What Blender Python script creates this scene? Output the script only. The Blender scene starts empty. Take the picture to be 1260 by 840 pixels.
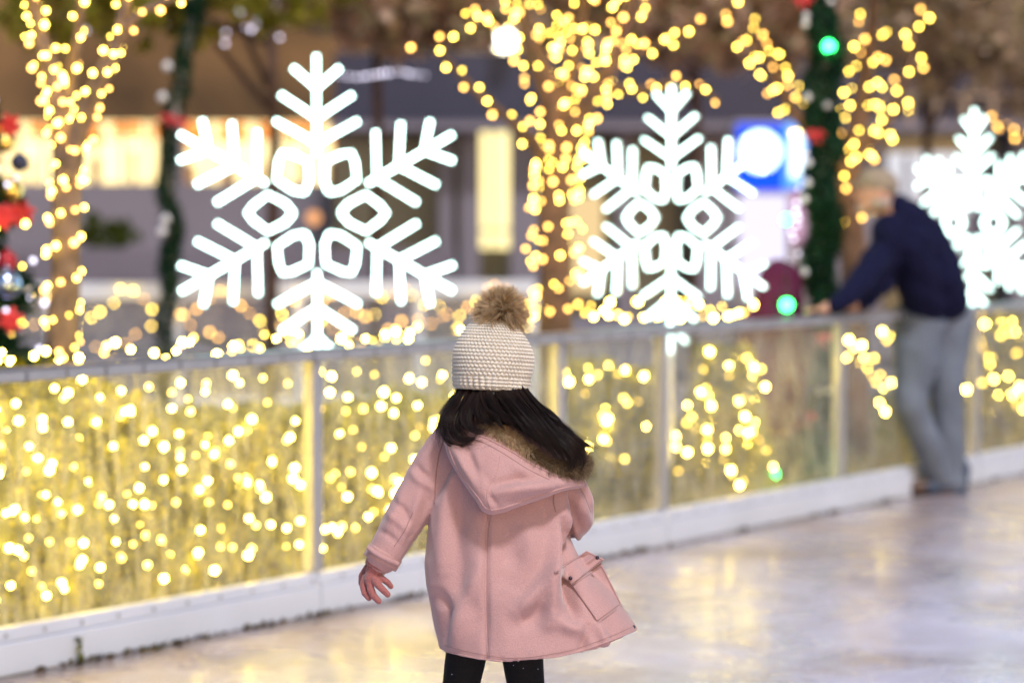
import bpy, bmesh, math, random
import numpy as np
from mathutils import Vector, Matrix, noise
from mathutils.bvhtree import BVHTree
R = math.radians
random.seed(11)
rng = np.random.default_rng(7)
scene = bpy.context.scene
EXPOSURE = 0.7
SKY_EL, SKY_STR = 6.0, .15
SUN_STR, SUN_ANG = 1.9, 7
BULB, FLAKE = 20.0, 6.0
COAT = (.40, .226, .222)
C = scene.collection

# ------------------------------------------------------------ camera model
FPX, CAMH, PITCH = 2975.0, 1.495, math.atan(150/2975)
CP, SP = math.cos(PITCH), math.sin(PITCH)
def P(px, py, D):
    """world point seen at photo pixel (px,py) at distance D along the view axis"""
    a = (px-630)/FPX*D; b = (420-py)/FPX*D
    return Vector((a, D*CP + b*SP, CAMH - D*SP + b*CP))
def project(p):
    d = Vector(p) - Vector((0, 0, CAMH))
    D = d.y*CP - d.z*SP; v = d.y*SP + d.z*CP
    return 630 + FPX*d.x/D, 420 - FPX*v/D, D
def ground(px, py):
    a, b = P(px, py, 1.0), P(px, py, 2.0)
    t = (0-a.z)/(b.z-a.z)
    return a + (b-a)*t
def atz(px, z, D):
    """point in the pixel column px at depth D and height z"""
    p = P(px, 270, D); return Vector((p.x, p.y, z))

# ------------------------------------------------------------ object helpers
def props(o, label=None, cat=None, group=None, kind=None):
    if label: o['label'] = label
    if cat: o['category'] = cat
    if group: o['group'] = group
    if kind: o['kind'] = kind
    return o
def origin_of(o):
    p = Vector((0, 0, 0))
    while o is not None:
        p += o.location; o = o.parent
    return p
def empty(name, loc, label, cat, group=None):
    o = bpy.data.objects.new(name, None); C.objects.link(o); o.location = loc
    return props(o, label, cat, group)
def link(name, me, mat, parent=None, smooth=True):
    """me holds world coordinates; shift them to the parent's origin"""
    if mat is not None and not me.materials:
        for m in (mat if isinstance(mat, (list, tuple)) else [mat]): me.materials.append(m)
    if parent is not None:
        me.transform(Matrix.Translation(-origin_of(parent)))
    o = bpy.data.objects.new(name, me); C.objects.link(o); o.parent = parent
    if smooth: me.polygons.foreach_set('use_smooth', [True]*len(me.polygons))
    return o
def mesh_from(v, f, name='mesh'):
    me = bpy.data.meshes.new(name); me.from_pydata([tuple(x) for x in v], [], f); me.update(); return me

class MB:
    """collects shapes (world coordinates) for one mesh object"""
    def __init__(s): s.v = []; s.f = []; s.m = []
    def add(s, v, f, mi=0):
        n = len(s.v); s.v += [tuple(x) for x in v]; s.f += [tuple(i+n for i in q) for q in f]; s.m += [mi]*len(f)
    def frame(s, o, ax, ay, az, mi=0, bev=0.0):
        """box from corner o along three edge vectors"""
        o = Vector(o); ax = Vector(ax); ay = Vector(ay); az = Vector(az)
        bm = bmesh.new()
        vs = [bm.verts.new(o + ax*i + ay*j + az*k) for i in (0, 1) for j in (0, 1) for k in (0, 1)]
        for q in ((0, 1, 3, 2), (4, 6, 7, 5), (0, 4, 5, 1), (2, 3, 7, 6), (0, 2, 6, 4), (1, 5, 7, 3)): bm.faces.new([vs[i] for i in q])
        bmesh.ops.recalc_face_normals(bm, faces=bm.faces)
        if bev > 0: bmesh.ops.bevel(bm, geom=bm.edges[:], offset=bev, segments=2, affect='EDGES')
        bm.verts.index_update()
        s.add([v.co for v in bm.verts], [[v.index for v in q.verts] for q in bm.faces], mi); bm.free()
    def box(s, c, d, mi=0, bev=0.0):
        c = Vector(c); s.frame(c - Vector(d)/2, (d[0], 0, 0), (0, d[1], 0), (0, 0, d[2]), mi, bev)
    def tube(s, pts, rad, n=8, mi=0, cap=True):
        pts = [Vector(p) for p in pts]; N = len(pts)
        rad = rad if hasattr(rad, '__len__') else [rad]*N
        base = len(s.v); up = Vector((0.13, 0.3, 1)).normalized(); px = None
        for i, p in enumerate(pts):
            t = (pts[min(i+1, N-1)] - pts[max(i-1, 0)])
            t = t.normalized() if t.length > 1e-9 else Vector((0, 0, 1))
            if px is None:
                px = t.cross(up)
                if px.length < 1e-3: px = t.cross(Vector((1, 0, 0)))
            px = (px - t*px.dot(t)).normalized(); py = t.cross(px)
            for k in range(n):
                a = 2*math.pi*k/n
                s.v.append(tuple(p + (px*math.cos(a) + py*math.sin(a))*rad[i]))
        for i in range(N-1):
            for k in range(n):
                a = base+i*n+k; b = base+i*n+(k+1) % n
                s.f.append((a, b, b+n, a+n)); s.m.append(mi)
        if cap and n > 2:
            s.f.append(tuple(base+k for k in range(n))[::-1]); s.m.append(mi)
            s.f.append(tuple(base+(N-1)*n+k for k in range(n))); s.m.append(mi)
    def sphere(s, c, r, seg=12, rings=8, mi=0, rot=None):
        c = Vector(c); r = Vector(r) if hasattr(r, '__len__') else Vector((r, r, r))
        v = [(0, 0, 1)]; f = []
        for i in range(1, rings):
            for k in range(seg):
                a = math.pi*i/rings; b = 2*math.pi*k/seg
                v.append((math.sin(a)*math.cos(b), math.sin(a)*math.sin(b), math.cos(a)))
        v.append((0, 0, -1)); L = len(v)-1
        for k in range(seg):
            f.append((0, 1+k, 1+(k+1) % seg)); f.append((L, 1+(rings-2)*seg+(k+1) % seg, 1+(rings-2)*seg+k))
            for i in range(rings-2):
                a = 1+i*seg+k; b = 1+i*seg+(k+1) % seg; f.append((a, a+seg, b+seg, b))
        out = []
        for q in v:
            w = Vector((q[0]*r.x, q[1]*r.y, q[2]*r.z))
            if rot is not None: w = rot @ w
            out.append(c + w)
        s.add(out, f, mi)
    def capsule(s, a, ra, b, rb, seg=14):
        """tapered limb segment between two balls (for remeshing)"""
        a = Vector(a); b = Vector(b)
        s.sphere(a, ra, seg, 8); s.sphere(b, rb, seg, 8)
        n = 5; s.tube([a.lerp(b, i/n) for i in range(n+1)], [ra+(rb-ra)*i/n for i in range(n+1)], seg)
    def chain(s, pts, seg=14):
        for (a, ra), (b, rb) in zip(pts, pts[1:]): s.capsule(a, ra, b, rb, seg)
    def mesh(s, name='mesh', mats=None):
        me = mesh_from(s.v, s.f, name)
        if mats:
            for m in mats: me.materials.append(m)
            me.polygons.foreach_set('material_index', s.m)
        return me
    def build(s, name, mat, parent=None, smooth=False):
        if isinstance(mat, (list, tuple)): return link(name, s.mesh(name, mat), None, parent, smooth)
        return link(name, s.mesh(name), mat, parent, smooth)

def remeshed(mb, voxel, smooth_it=6, disp=None):
    """union of the shapes in mb as ONE continuous surface"""
    o = bpy.data.objects.new('tmp', mb.mesh()); C.objects.link(o)
    m = o.modifiers.new('r', 'REMESH'); m.mode = 'VOXEL'; m.voxel_size = voxel
    if smooth_it:
        k = o.modifiers.new('s', 'SMOOTH'); k.factor = 0.5; k.iterations = smooth_it
    dg = bpy.context.evaluated_depsgraph_get(); dg.update()
    me = bpy.data.meshes.new_from_object(o.evaluated_get(dg))
    old = o.data; bpy.data.objects.remove(o); bpy.data.meshes.remove(old)
    if disp is not None:
        n = len(me.vertices)
        co = np.empty(n*3); me.vertices.foreach_get('co', co); co = co.reshape(-1, 3)
        no = np.empty(n*3); me.vertices.foreach_get('normal', no); no = no.reshape(-1, 3)
        co = disp(co, no); me.vertices.foreach_set('co', co.ravel()); me.update()
    return me

# ------------------------------------------------------------ materials
def mat(name, col=(.5, .5, .5), rough=.6, metal=0., spec=.5, bump=0., bscale=40., var=0., vscale=6., sheen=0., emit=None, estr=0., coat=0., bdetail=4):
    m = bpy.data.materials.new(name); m.use_nodes = True; nt = m.node_tree; N = nt.nodes; L = nt.links
    b = N['Principled BSDF']
    b.inputs['Base Color'].default_value = (*col, 1); b.inputs['Roughness'].default_value = rough
    b.inputs['Metallic'].default_value = metal; b.inputs['Specular IOR Level'].default_value = spec
    b.inputs['Coat Weight'].default_value = coat
    if sheen: b.inputs['Sheen Weight'].default_value = sheen; b.inputs['Sheen Roughness'].default_value = .4
    if emit: b.inputs['Emission Color'].default_value = (*emit, 1); b.inputs['Emission Strength'].default_value = estr
    tc = N.new('ShaderNodeTexCoord')
    if var:
        n = N.new('ShaderNodeTexNoise'); n.inputs['Scale'].default_value = vscale; n.inputs['Detail'].default_value = 5
        L.new(tc.outputs['Object'], n.inputs['Vector'])
        r = N.new('ShaderNodeMapRange'); r.inputs[1].default_value = .3; r.inputs[2].default_value = .7
        r.inputs[3].default_value = 1-var; r.inputs[4].default_value = 1+var
        L.new(n.outputs['Fac'], r.inputs[0])
        h = N.new('ShaderNodeHueSaturation'); h.inputs['Color'].default_value = (*col, 1)
        L.new(r.outputs[0], h.inputs['Value']); L.new(h.outputs[0], b.inputs['Base Color'])
    if bump:
        n = N.new('ShaderNodeTexNoise'); n.inputs['Scale'].default_value = bscale; n.inputs['Detail'].default_value = bdetail
        L.new(tc.outputs['Object'], n.inputs['Vector'])
        k = N.new('ShaderNodeBump'); k.inputs['Strength'].default_value = bump; k.inputs['Distance'].default_value = .01
        L.new(n.outputs['Fac'], k.inputs['Height']); L.new(k.outputs[0], b.inputs['Normal'])
    return m
def emitter(name, col, strength):
    m = bpy.data.materials.new(name); m.use_nodes = True; nt = m.node_tree; nt.nodes.clear()
    e = nt.nodes.new('ShaderNodeEmission'); e.inputs[0].default_value = (*col, 1); e.inputs[1].default_value = strength
    o = nt.nodes.new('ShaderNodeOutputMaterial'); nt.links.new(e.outputs[0], o.inputs[0]); return m
def leafmat(name, cols, trans=.35):
    """each leaf (mesh island) takes its own colour from the ramp"""
    m = bpy.data.materials.new(name); m.use_nodes = True; nt = m.node_tree; N = nt.nodes; L = nt.links; N.clear()
    g = N.new('ShaderNodeNewGeometry'); r = N.new('ShaderNodeValToRGB')
    r.color_ramp.interpolation = 'LINEAR'
    els = r.color_ramp.elements
    while len(els) < len(cols): els.new(.5)
    for i, c in enumerate(cols): els[i].position = i/(len(cols)-1); els[i].color = (*c, 1)
    L.new(g.outputs['Random Per Island'], r.inputs[0])
    d = N.new('ShaderNodeBsdfDiffuse'); t = N.new('ShaderNodeBsdfTranslucent'); x = N.new('ShaderNodeMixShader'); x.inputs[0].default_value = trans
    L.new(r.outputs[0], d.inputs[0]); L.new(r.outputs[0], t.inputs[0]); L.new(d.outputs[0], x.inputs[1]); L.new(t.outputs[0], x.inputs[2])
    o = N.new('ShaderNodeOutputMaterial'); L.new(x.outputs[0], o.inputs[0]); return m

# ------------------------------------------------------------ leaf clouds
def leaves_mesh(pts, size, long=1.6, up=0.0):
    """small folded leaf quads centred on pts (n,3)"""
    n = len(pts); pts = np.asarray(pts, float)
    d = rng.normal(size=(n, 3)); d[:, 2] += up; d /= np.linalg.norm(d, axis=1)[:, None]
    e = rng.normal(size=(n, 3)); e -= (e*d).sum(1)[:, None]*d; e /= np.linalg.norm(e, axis=1)[:, None]
    s = size*rng.uniform(.6, 1.3, n)[:, None]
    a = pts - d*s*long/2; c = pts + d*s*long/2
    b = pts + e*s*.5 + np.cross(d, e)*s*.12; f = pts - e*s*.5 + np.cross(d, e)*s*.12
    v = np.stack([a, b, c, f], 1).reshape(-1, 3)
    me = bpy.data.meshes.new('leaves'); me.vertices.add(4*n); me.vertices.foreach_set('co', v.ravel())
    me.loops.add(4*n); me.loops.foreach_set('vertex_index', np.arange(4*n, dtype=np.int32))
    me.polygons.add(n); me.polygons.foreach_set('loop_start', np.arange(0, 4*n, 4, dtype=np.int32))
    me.update(calc_edges=True); me.validate(); return me
def blob_points(centres, n):
    """centres: (x,y,z,rx,ry,rz) ellipsoids -> n points, denser in small sub-clumps"""
    out = []
    vol = np.array([c[3]*c[4]*c[5] for c in centres]); vol = vol/vol.sum()
    for c, w in zip(centres, vol):
        k = int(n*w); nc = max(6, k//55)
        u = rng.normal(size=(nc, 3)); u /= np.linalg.norm(u, axis=1)[:, None]
        u *= rng.uniform(.25, 1.0, nc)[:, None]**.5
        cc = u*np.array(c[3:6]) + np.array(c[:3])
        idx = rng.integers(0, nc, k)
        out.append(cc[idx] + rng.normal(size=(k, 3))*min(c[3:6])*.16)
    return np.concatenate(out)

# ------------------------------------------------------------ light strings
def bulb_mesh(r, m, sub=1):
    bm = bmesh.new(); bmesh.ops.create_icosphere(bm, subdivisions=sub, radius=r)
    me = bpy.data.meshes.new('bulb'); bm.to_mesh(me); bm.free(); me.materials.append(m); return me
def light_string(pts, meshes, wire_mat, label, group=None, cat='string lights', wire_r=.002, name='string_lights', along=None):
    """pts: bulb positions in order; along: wire path (defaults to pts)"""
    pts = [Vector(p) for p in pts][:100]
    root = empty(name, pts[0], label, cat, group)
    w = MB(); path = [Vector(p) for p in (along or pts)]
    w.tube(path, wire_r, 4); w.build('cable', wire_mat, root)
    for i, p in enumerate(pts):
        b = bpy.data.objects.new('bulb', meshes[rng.integers(0, len(meshes))]); C.objects.link(b)
        b.parent = root; b.location = p - root.location + Vector(rng.normal(size=3)*.003)
        s = rng.uniform(.6, 1.2); b.scale = (s, s, s)
    return root
def resample(path, step):
    path = [Vector(p) for p in path]; out = [path[0]]; acc = 0
    for a, b in zip(path, path[1:]):
        L = (b-a).length; t = step-acc
        while t <= L: out.append(a.lerp(b, t/L)); t += step
        acc = (acc + L) % step if L else acc
    return out
def spline(pts, n):
    """Catmull-Rom through tuples of numbers"""
    p = [np.array(q, float) for q in pts]; p = [2*p[0]-p[1]] + p + [2*p[-1]-p[-2]]; out = []; m = len(p)-3
    for i in range(n):
        u = i/(n-1)*m; k = min(int(u), m-1); t = u-k; a, b, c, d = p[k:k+4]
        out.append(.5*((2*b)+(c-a)*t+(2*a-5*b+4*c-d)*t*t+(3*b-3*c+d-a)*t**3))
    return out
def wrap(path, rad, pitch, step, seed=0, jit=.25):
    """points of a cable wound round a limb"""
    path = [Vector(p) for p in path]; L = sum((b-a).length for a, b in zip(path, path[1:]))
    n = max(8, int(L/pitch*10)); q = spline([tuple(p)+(r,) for p, r in zip(path, rad)], n); out = []
    r_ = random.Random(seed); ph = r_.random()*6
    for i, s in enumerate(q):
        t = Vector(q[min(i+1, n-1)][:3]) - Vector(q[max(i-1, 0)][:3]); t.normalize()
        x = t.cross(Vector((0, 1, .2))).normalized(); y = t.cross(x); ph += .63*(1+r_.uniform(-jit, jit)*1.6)
        out.append(Vector(s[:3]) + (x*math.cos(ph)+y*math.sin(ph))*(s[3]+.012))
    return out, resample(out, step)
# ------------------------------------------------------------ render, world, sun, camera
scene.render.engine = 'CYCLES'
cy = scene.cycles
cy.use_denoising = True
try: cy.denoiser = 'OPENIMAGEDENOISE'
except Exception: pass
cy.max_bounces = 6; cy.diffuse_bounces = 2; cy.glossy_bounces = 3; cy.transmission_bounces = 4; cy.transparent_max_bounces = 12
cy.sample_clamp_indirect = 4.0; cy.caustics_reflective = False; cy.caustics_refractive = False
cy.use_light_tree = True
scene.view_settings.view_transform = 'Standard'; scene.view_settings.look = 'None'
scene.view_settings.exposure = EXPOSURE; scene.view_settings.gamma = 1.0
scene.render.resolution_x = 1024; scene.render.resolution_y = 682

SUN_EL, SUN_AZ = 57, 160      # towards the light: behind the camera, high, a little to its left
w = bpy.data.worlds.new('World'); scene.world = w; w.use_nodes = True
nt = w.node_tree; sky = nt.nodes.new('ShaderNodeTexSky'); sky.sky_type = 'NISHITA'; sky.sun_disc = False
sky.sun_elevation = R(SKY_EL); sky.sun_rotation = R(SUN_AZ); sky.dust_density = 1.5; sky.ozone_density = 2.0
bg = nt.nodes['Background']; bg.inputs[1].default_value = SKY_STR
nt.links.new(sky.outputs[0], bg.inputs[0])
sl = bpy.data.lights.new('rink_floodlight', 'SUN'); sl.energy = SUN_STR; sl.angle = R(SUN_ANG); sl.color = (1.0, .97, .98)
so = bpy.data.objects.new('rink_floodlight', sl); C.objects.link(so)
az, el = R(SUN_AZ), R(SUN_EL)
to = Vector((math.sin(az)*math.cos(el), math.cos(az)*math.cos(el), math.sin(el)))
so.rotation_euler = to.to_track_quat('Z', 'Y').to_euler(); so.location = to*30

cam = bpy.data.cameras.new('camera'); co = bpy.data.objects.new('camera', cam); C.objects.link(co); scene.camera = co
co.location = (0, 0, CAMH); co.rotation_euler = (R(90)-PITCH, 0, 0)
cam.sensor_width = 36; cam.lens = FPX/1260*36; cam.clip_end = 2000; cam.clip_start = .05
cam.dof.use_dof = True; cam.dof.focus_distance = 5.52; cam.dof.aperture_fstop = cam.lens/1000/.046; cam.dof.aperture_blades = 0

# ------------------------------------------------------------ shared materials
WARM = (1.0, .66, .09); WARM2 = (1.0, .50, .10)
M = {}
M['wire'] = mat('dark_green_wire', (.02, .04, .02), .6)
M['alu'] = mat('aluminium', (.46, .46, .5), .38, .5, bump=.05, bscale=200, var=.06, vscale=20)
M['alu_dark'] = mat('rail_grey', (.25, .25, .3), .4, .5, bump=.05, bscale=120)
M['plastic'] = mat('white_plastic', (.60, .64, .76), .38, bump=.03, bscale=30, var=.05, vscale=3)
M['screw'] = mat('screw_steel', (.12, .12, .13), .4, .6)
M['bark'] = mat('bark', (.17, .115, .09), .85, bump=1.0, bscale=30, var=.35, vscale=14)
M['bark_dark'] = mat('bark_dark', (.1, .055, .04), .85, bump=1.0, bscale=26, var=.35, vscale=12)
M['hedge'] = leafmat('hedge_leaf', [(.04, .045, .008), (.22, .22, .012), (.46, .41, .02), (.08, .10, .012), (.40, .34, .015), (.05, .05, .008)], .5)  # yellow entries paint in the bulbs' glow, dark ones the shaded gaps
M['hedge_core'] = mat('hedge_core', (.07, .07, .012), .9, bump=1, bscale=30, var=.4, vscale=20)
M['grass'] = leafmat('grass_blade', [(.12, .14, .03), (.28, .26, .08), (.22, .2, .09), (.14, .16, .04)])
M['autumn'] = leafmat('autumn_leaf', [(.62, .40, .27), (.75, .48, .37), (.4, .26, .17), (.6, .52, .3), (.85, .6, .48)], .5)  # colours lifted in place of warm string light on the crowns
M['autumn_brown'] = leafmat('brown_leaf', [(.44, .32, .22), (.66, .52, .42), (.3, .21, .15), (.54, .48, .26), (.75, .58, .5)], .5)
M['green_leaf'] = leafmat('green_leaf', [(.24, .28, .03), (.5, .46, .06), (.4, .28, .1), (.16, .2, .03)], .5)
M['pine'] = leafmat('pine_needle', [(.006, .022, .014), (.018, .055, .03), (.01, .035, .022), (.04, .085, .045)], .1)
M['red'] = mat('red_velvet', (.6, .02, .03), .6, sheen=.5)
M['white_orn'] = mat('white_ornament', (.8, .8, .85), .3)
B = {}
B['warm'] = bulb_mesh(.0105, emitter('warm_bulb', WARM, BULB))
B['warm_hot'] = bulb_mesh(.0115, emitter('warm_bulb_bright', (1.0, .72, .10), BULB*4.2))
B['warm_dim'] = bulb_mesh(.010, emitter('warm_bulb_dim', (1.0, .62, .08), BULB*.7))
B['amber'] = bulb_mesh(.012, emitter('amber_bulb', WARM2, BULB*.5))
B['white'] = bulb_mesh(.014, emitter('white_bulb', (.85, .8, 1.0), BULB*.13))
B['foot'] = bulb_mesh(.016, emitter('hidden_glow_bulb', (1.0, .7, .2), BULB*3))  # for the added string hidden behind the kickboard
B['green'] = bulb_mesh(.03, emitter('green_bulb', (.03, 1.0, .16), BULB*.8), 2)
FEN = [B['warm_hot'], B['warm_hot'], B['warm_hot'], B['warm'], B['warm_dim']]; TRE = [B['warm'], B['warm'], B['amber']]; FAR = [B['warm'], B['amber'], B['amber']]

# glass of the rink barrier: clear sheet, scuffs plus reflections and haze painted in
m = bpy.data.materials.new('scuff_and_haze_panel'); m.use_nodes = True; nt = m.node_tree; N = nt.nodes; L = nt.links; N.clear()
tc = N.new('ShaderNodeTexCoord'); mp = N.new('ShaderNodeMapping'); mp.inputs['Scale'].default_value = (12, 12, 2)
n1 = N.new('ShaderNodeTexNoise'); n1.inputs['Scale'].default_value = 3; n1.inputs['Detail'].default_value = 8; n1.inputs['Roughness'].default_value = .7
L.new(tc.outputs['Object'], mp.inputs[0]); L.new(mp.outputs[0], n1.inputs['Vector'])
mr = N.new('ShaderNodeMapRange'); mr.inputs[1].default_value = .42; mr.inputs[2].default_value = .7; mr.inputs[3].default_value = .03; mr.inputs[4].default_value = .46
L.new(n1.outputs['Fac'], mr.inputs[0])
tr = N.new('ShaderNodeBsdfTransparent'); tr.inputs[0].default_value = (.96, .96, .95, 1)
df = N.new('ShaderNodeBsdfDiffuse'); df.inputs[0].default_value = (.7, .7, .72, 1)
tl = N.new('ShaderNodeBsdfTranslucent'); tl.inputs[0].default_value = (.75, .75, .7, 1)
dt = N.new('ShaderNodeMixShader'); dt.inputs[0].default_value = .5; L.new(df.outputs[0], dt.inputs[1]); L.new(tl.outputs[0], dt.inputs[2])
x1 = N.new('ShaderNodeMixShader'); L.new(mr.outputs[0], x1.inputs[0]); L.new(tr.outputs[0], x1.inputs[1]); L.new(dt.outputs[0], x1.inputs[2])
gl = N.new('ShaderNodeBsdfGlossy'); gl.inputs['Roughness'].default_value = .08
fr = N.new('ShaderNodeFresnel'); fr.inputs[0].default_value = 1.35
gm_ = N.new('ShaderNodeNewGeometry'); iv = N.new('ShaderNodeMath'); iv.operation = 'SUBTRACT'; iv.inputs[0].default_value = 1; L.new(gm_.outputs['Backfacing'], iv.inputs[1])
fm = N.new('ShaderNodeMath'); fm.operation = 'MULTIPLY'; L.new(fr.outputs[0], fm.inputs[0]); L.new(iv.outputs[0], fm.inputs[1])
x2 = N.new('ShaderNodeMixShader'); L.new(fm.outputs[0], x2.inputs[0]); L.new(x1.outputs[0], x2.inputs[1]); L.new(gl.outputs[0], x2.inputs[2])
o = N.new('ShaderNodeOutputMaterial'); L.new(x2.outputs[0], o.inputs[0]); M['glass'] = m

# ------------------------------------------------------------ barrier line
P0 = ground(0, 829); P1 = ground(1030, 829-.198*1030)
FD = (P1-P0).normalized(); FN = Vector((-FD.y, FD.x, 0))          # FN: away from the rink
if FN.y < 0: FN = -FN
Z = Vector((0, 0, 1))
def FP(t, off=0., z=0.): return P0 + FD*t + FN*off + Z*z
def tpx(px):
    a, b = -6.0, 30.0
    for _ in range(50):
        c = (a+b)/2
        if project(FP(c))[0] < px: a = c
        else: b = c
    return a
def perp(p): return (Vector((p[0], p[1], 0)) - P0).dot(FN)
def along(p): return (Vector((p[0], p[1], 0)) - P0).dot(FD)

# ------------------------------------------------------------ ground and ice
m = mat('paving', (.2, .18, .22), .7, bump=.2, bscale=8, var=.2, vscale=1.2)
g = mesh_from([(-400, -60, -.004), (400, -60, -.004), (400, 900, -.004), (-400, 900, -.004)], [(0, 1, 2, 3)])
props(link('ground', g, m, None, False), 'grey paving of the plaza beyond the rink', kind='structure')

m = bpy.data.materials.new('rink_ice'); m.use_nodes = True; nt = m.node_tree; N = nt.nodes; L = nt.links; b = N['Principled BSDF']
tc = N.new('ShaderNodeTexCoord')
def nz(scale, detail=5, vec=None, rough=.6, dist=0):
    n = N.new('ShaderNodeTexNoise'); n.inputs['Scale'].default_value = scale; n.inputs['Detail'].default_value = detail
    n.inputs['Roughness'].default_value = rough; n.inputs['Distortion'].default_value = dist
    L.new(vec or tc.outputs['Object'], n.inputs['Vector']); return n
def rmp(src, a, b_, c, d):
    r = N.new('ShaderNodeMapRange'); r.inputs[1].default_value = a; r.inputs[2].default_value = b_; r.inputs[3].default_value = c; r.inputs[4].default_value = d
    L.new(src, r.inputs[0]); return r.outputs[0]
def mixc(fac, a, b_):
    x = N.new('ShaderNodeMix'); x.data_type = 'RGBA'; L.new(fac, x.inputs[0])
    for i, q in ((6, a), (7, b_)):
        if isinstance(q, tuple): x.inputs[i].default_value = (*q, 1)
        else: L.new(q, x.inputs[i])
    return x.outputs[2]
big = nz(.9, 6, dist=.6); fine = nz(7, 8, rough=.7)
base = mixc(rmp(big.outputs['Fac'], .38, .62, 0, 1), (.37, .33, .42), (.60, .57, .76))
base = mixc(rmp(fine.outputs['Fac'], .5, .72, 0, .55), base, (.74, .72, .86))
lw = nz(.35, 3, dist=.8); l2 = nz(.55, 2, dist=.5)
def cuts(src, w_):
    s_ = N.new('ShaderNodeMath'); s_.operation = 'SUBTRACT'; s_.inputs[1].default_value = .5; L.new(src, s_.inputs[0]); a_ = N.new('ShaderNodeMath'); a_.operation = 'ABSOLUTE'; L.new(s_.outputs[0], a_.inputs[0]); return rmp(a_.outputs[0], 0, w_, .55, 0)
for n_c, w_c in ((nz(.35, 2, dist=1.2), .0016), (nz(.6, 1.5, dist=2), .0022), (nz(.8, 2, dist=.4), .0025), (nz(1.3, 1, dist=3), .003)): base = mixc(cuts(n_c.outputs['Fac'], w_c), base, (.93, .92, .98))
dirt = nz(2.2, 7, rough=.7)
# brown grime carried onto the ice along the foot of the barrier (object Y = distance from it)
sx = N.new('ShaderNodeSeparateXYZ'); L.new(tc.outputs['Object'], sx.inputs[0])
near = rmp(sx.outputs['Y'], -1.8, -.05, 0, 1)
mm = N.new('ShaderNodeMath'); mm.operation = 'MULTIPLY'; L.new(near, mm.inputs[0]); L.new(rmp(dirt.outputs['Fac'], .3, .62, .25, 1), mm.inputs[1])
base = mixc(mm.outputs[0], base, (.26, .18, .14))
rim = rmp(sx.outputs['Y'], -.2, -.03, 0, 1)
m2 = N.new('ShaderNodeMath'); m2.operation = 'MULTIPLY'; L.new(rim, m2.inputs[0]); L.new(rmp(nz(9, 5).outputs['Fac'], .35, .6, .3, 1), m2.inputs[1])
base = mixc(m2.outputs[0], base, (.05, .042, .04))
L.new(base, b.inputs['Base Color'])
L.new(rmp(nz(1.6, 6, dist=1).outputs['Fac'], .38, .6, .12, .42), b.inputs['Roughness']); b.inputs['Coat Weight'].default_value = .15; b.inputs['Coat Roughness'].default_value = .15
b.inputs['Specular IOR Level'].default_value = .6
mpv = N.new('ShaderNodeMapping'); mpv.inputs['Scale'].default_value = (1, 9, 1); mpv.inputs['Rotation'].default_value = (0, 0, .5); L.new(tc.outputs['Object'], mpv.inputs[0])
mpw = N.new('ShaderNodeMapping'); mpw.inputs['Scale'].default_value = (11, 1, 1); mpw.inputs['Rotation'].default_value = (0, 0, .9); L.new(tc.outputs['Object'], mpw.inputs[0])
s1 = nz(5, 6, mpv.outputs[0]); s2 = nz(4, 6, mpw.outputs[0]); s3 = nz(2.2, 3)
ad = N.new('ShaderNodeMath'); ad.operation = 'ADD'; L.new(s1.outputs['Fac'], ad.inputs[0]); L.new(s2.outputs['Fac'], ad.inputs[1])
ae = N.new('ShaderNodeMath'); ae.operation = 'ADD'; L.new(ad.outputs[0], ae.inputs[0])
av = N.new('ShaderNodeMath'); av.operation = 'MULTIPLY'; av.inputs[1].default_value = 4; L.new(s3.outputs['Fac'], av.inputs[0]); L.new(av.outputs[0], ae.inputs[1])
bp = N.new('ShaderNodeBump'); bp.inputs['Strength'].default_value = .4; bp.inputs['Distance'].default_value = .01; L.new(ae.outputs[0], bp.inputs['Height']); L.new(bp.outputs[0], b.inputs['Normal'])
me = mesh_from([(-25, -45, 0), (45, -45, 0), (45, .03, 0), (-25, .03, 0)], [(0, 1, 2, 3)])
io = link('ice', me, m, None, False); io.matrix_world = Matrix(((FD.x, FN.x, 0, P0.x), (FD.y, FN.y, 0, P0.y), (0, 0, 1, 0), (0, 0, 0, 1)))
props(io, 'glossy scuffed ice of the rink', kind='structure')

# ------------------------------------------------------------ near barrier
posts = [tpx(385)-2.15, tpx(385), tpx(685), tpx(812), tpx(1030), tpx(1197)]
posts += [posts[-1]+1.75*k for k in (1, 2, 3, 4)]
posts = [posts[0]-1.9] + posts
T0, T1 = posts[0], posts[-1]
fence = empty('rink_barrier', FP(T0), 'waist-high rink barrier with clear panels, metal rail and white kickboard', 'barrier')
k = MB()
for a, b2 in zip(posts, posts[1:]):
    k.frame(FP(a+.004, -.045, .0), FD*(b2-a-.008), FN*.05, Z*.108, 0, .004)
    k.frame(FP(a+.004, -.034, .110), FD*(b2-a-.008), FN*.045, Z*.045, 0, .004)
ko = k.build('kickboard', M['plastic'], fence)
t = T0+.1; sc_ = None
while t < min(T1, tpx(1300)):
    c = FP(t, -.036, .132)
    if sc_ is None: k = MB(); k.tube([c, c-FN*.004], .0055, 6); sc_ = k.build('screw', M['screw'], ko); s0 = sc_.location.copy(); t0_ = t
    else: o_ = sc_.copy(); C.objects.link(o_); o_.location = s0+FD*(t-t0_)
    t += .17
k = MB()
k.frame(FP(T0-.03, -.045, .962), FD*(T1-T0+.06), FN*.085, Z*.034, 0, .005)
k.frame(FP(T0-.03, -.04, .998), FD*(T1-T0+.06), FN*.075, Z*.008, 1)
ro = k.build('top_rail', [M['alu'], M['alu_dark']], fence)
t = T0+.05; sc_ = None
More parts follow.
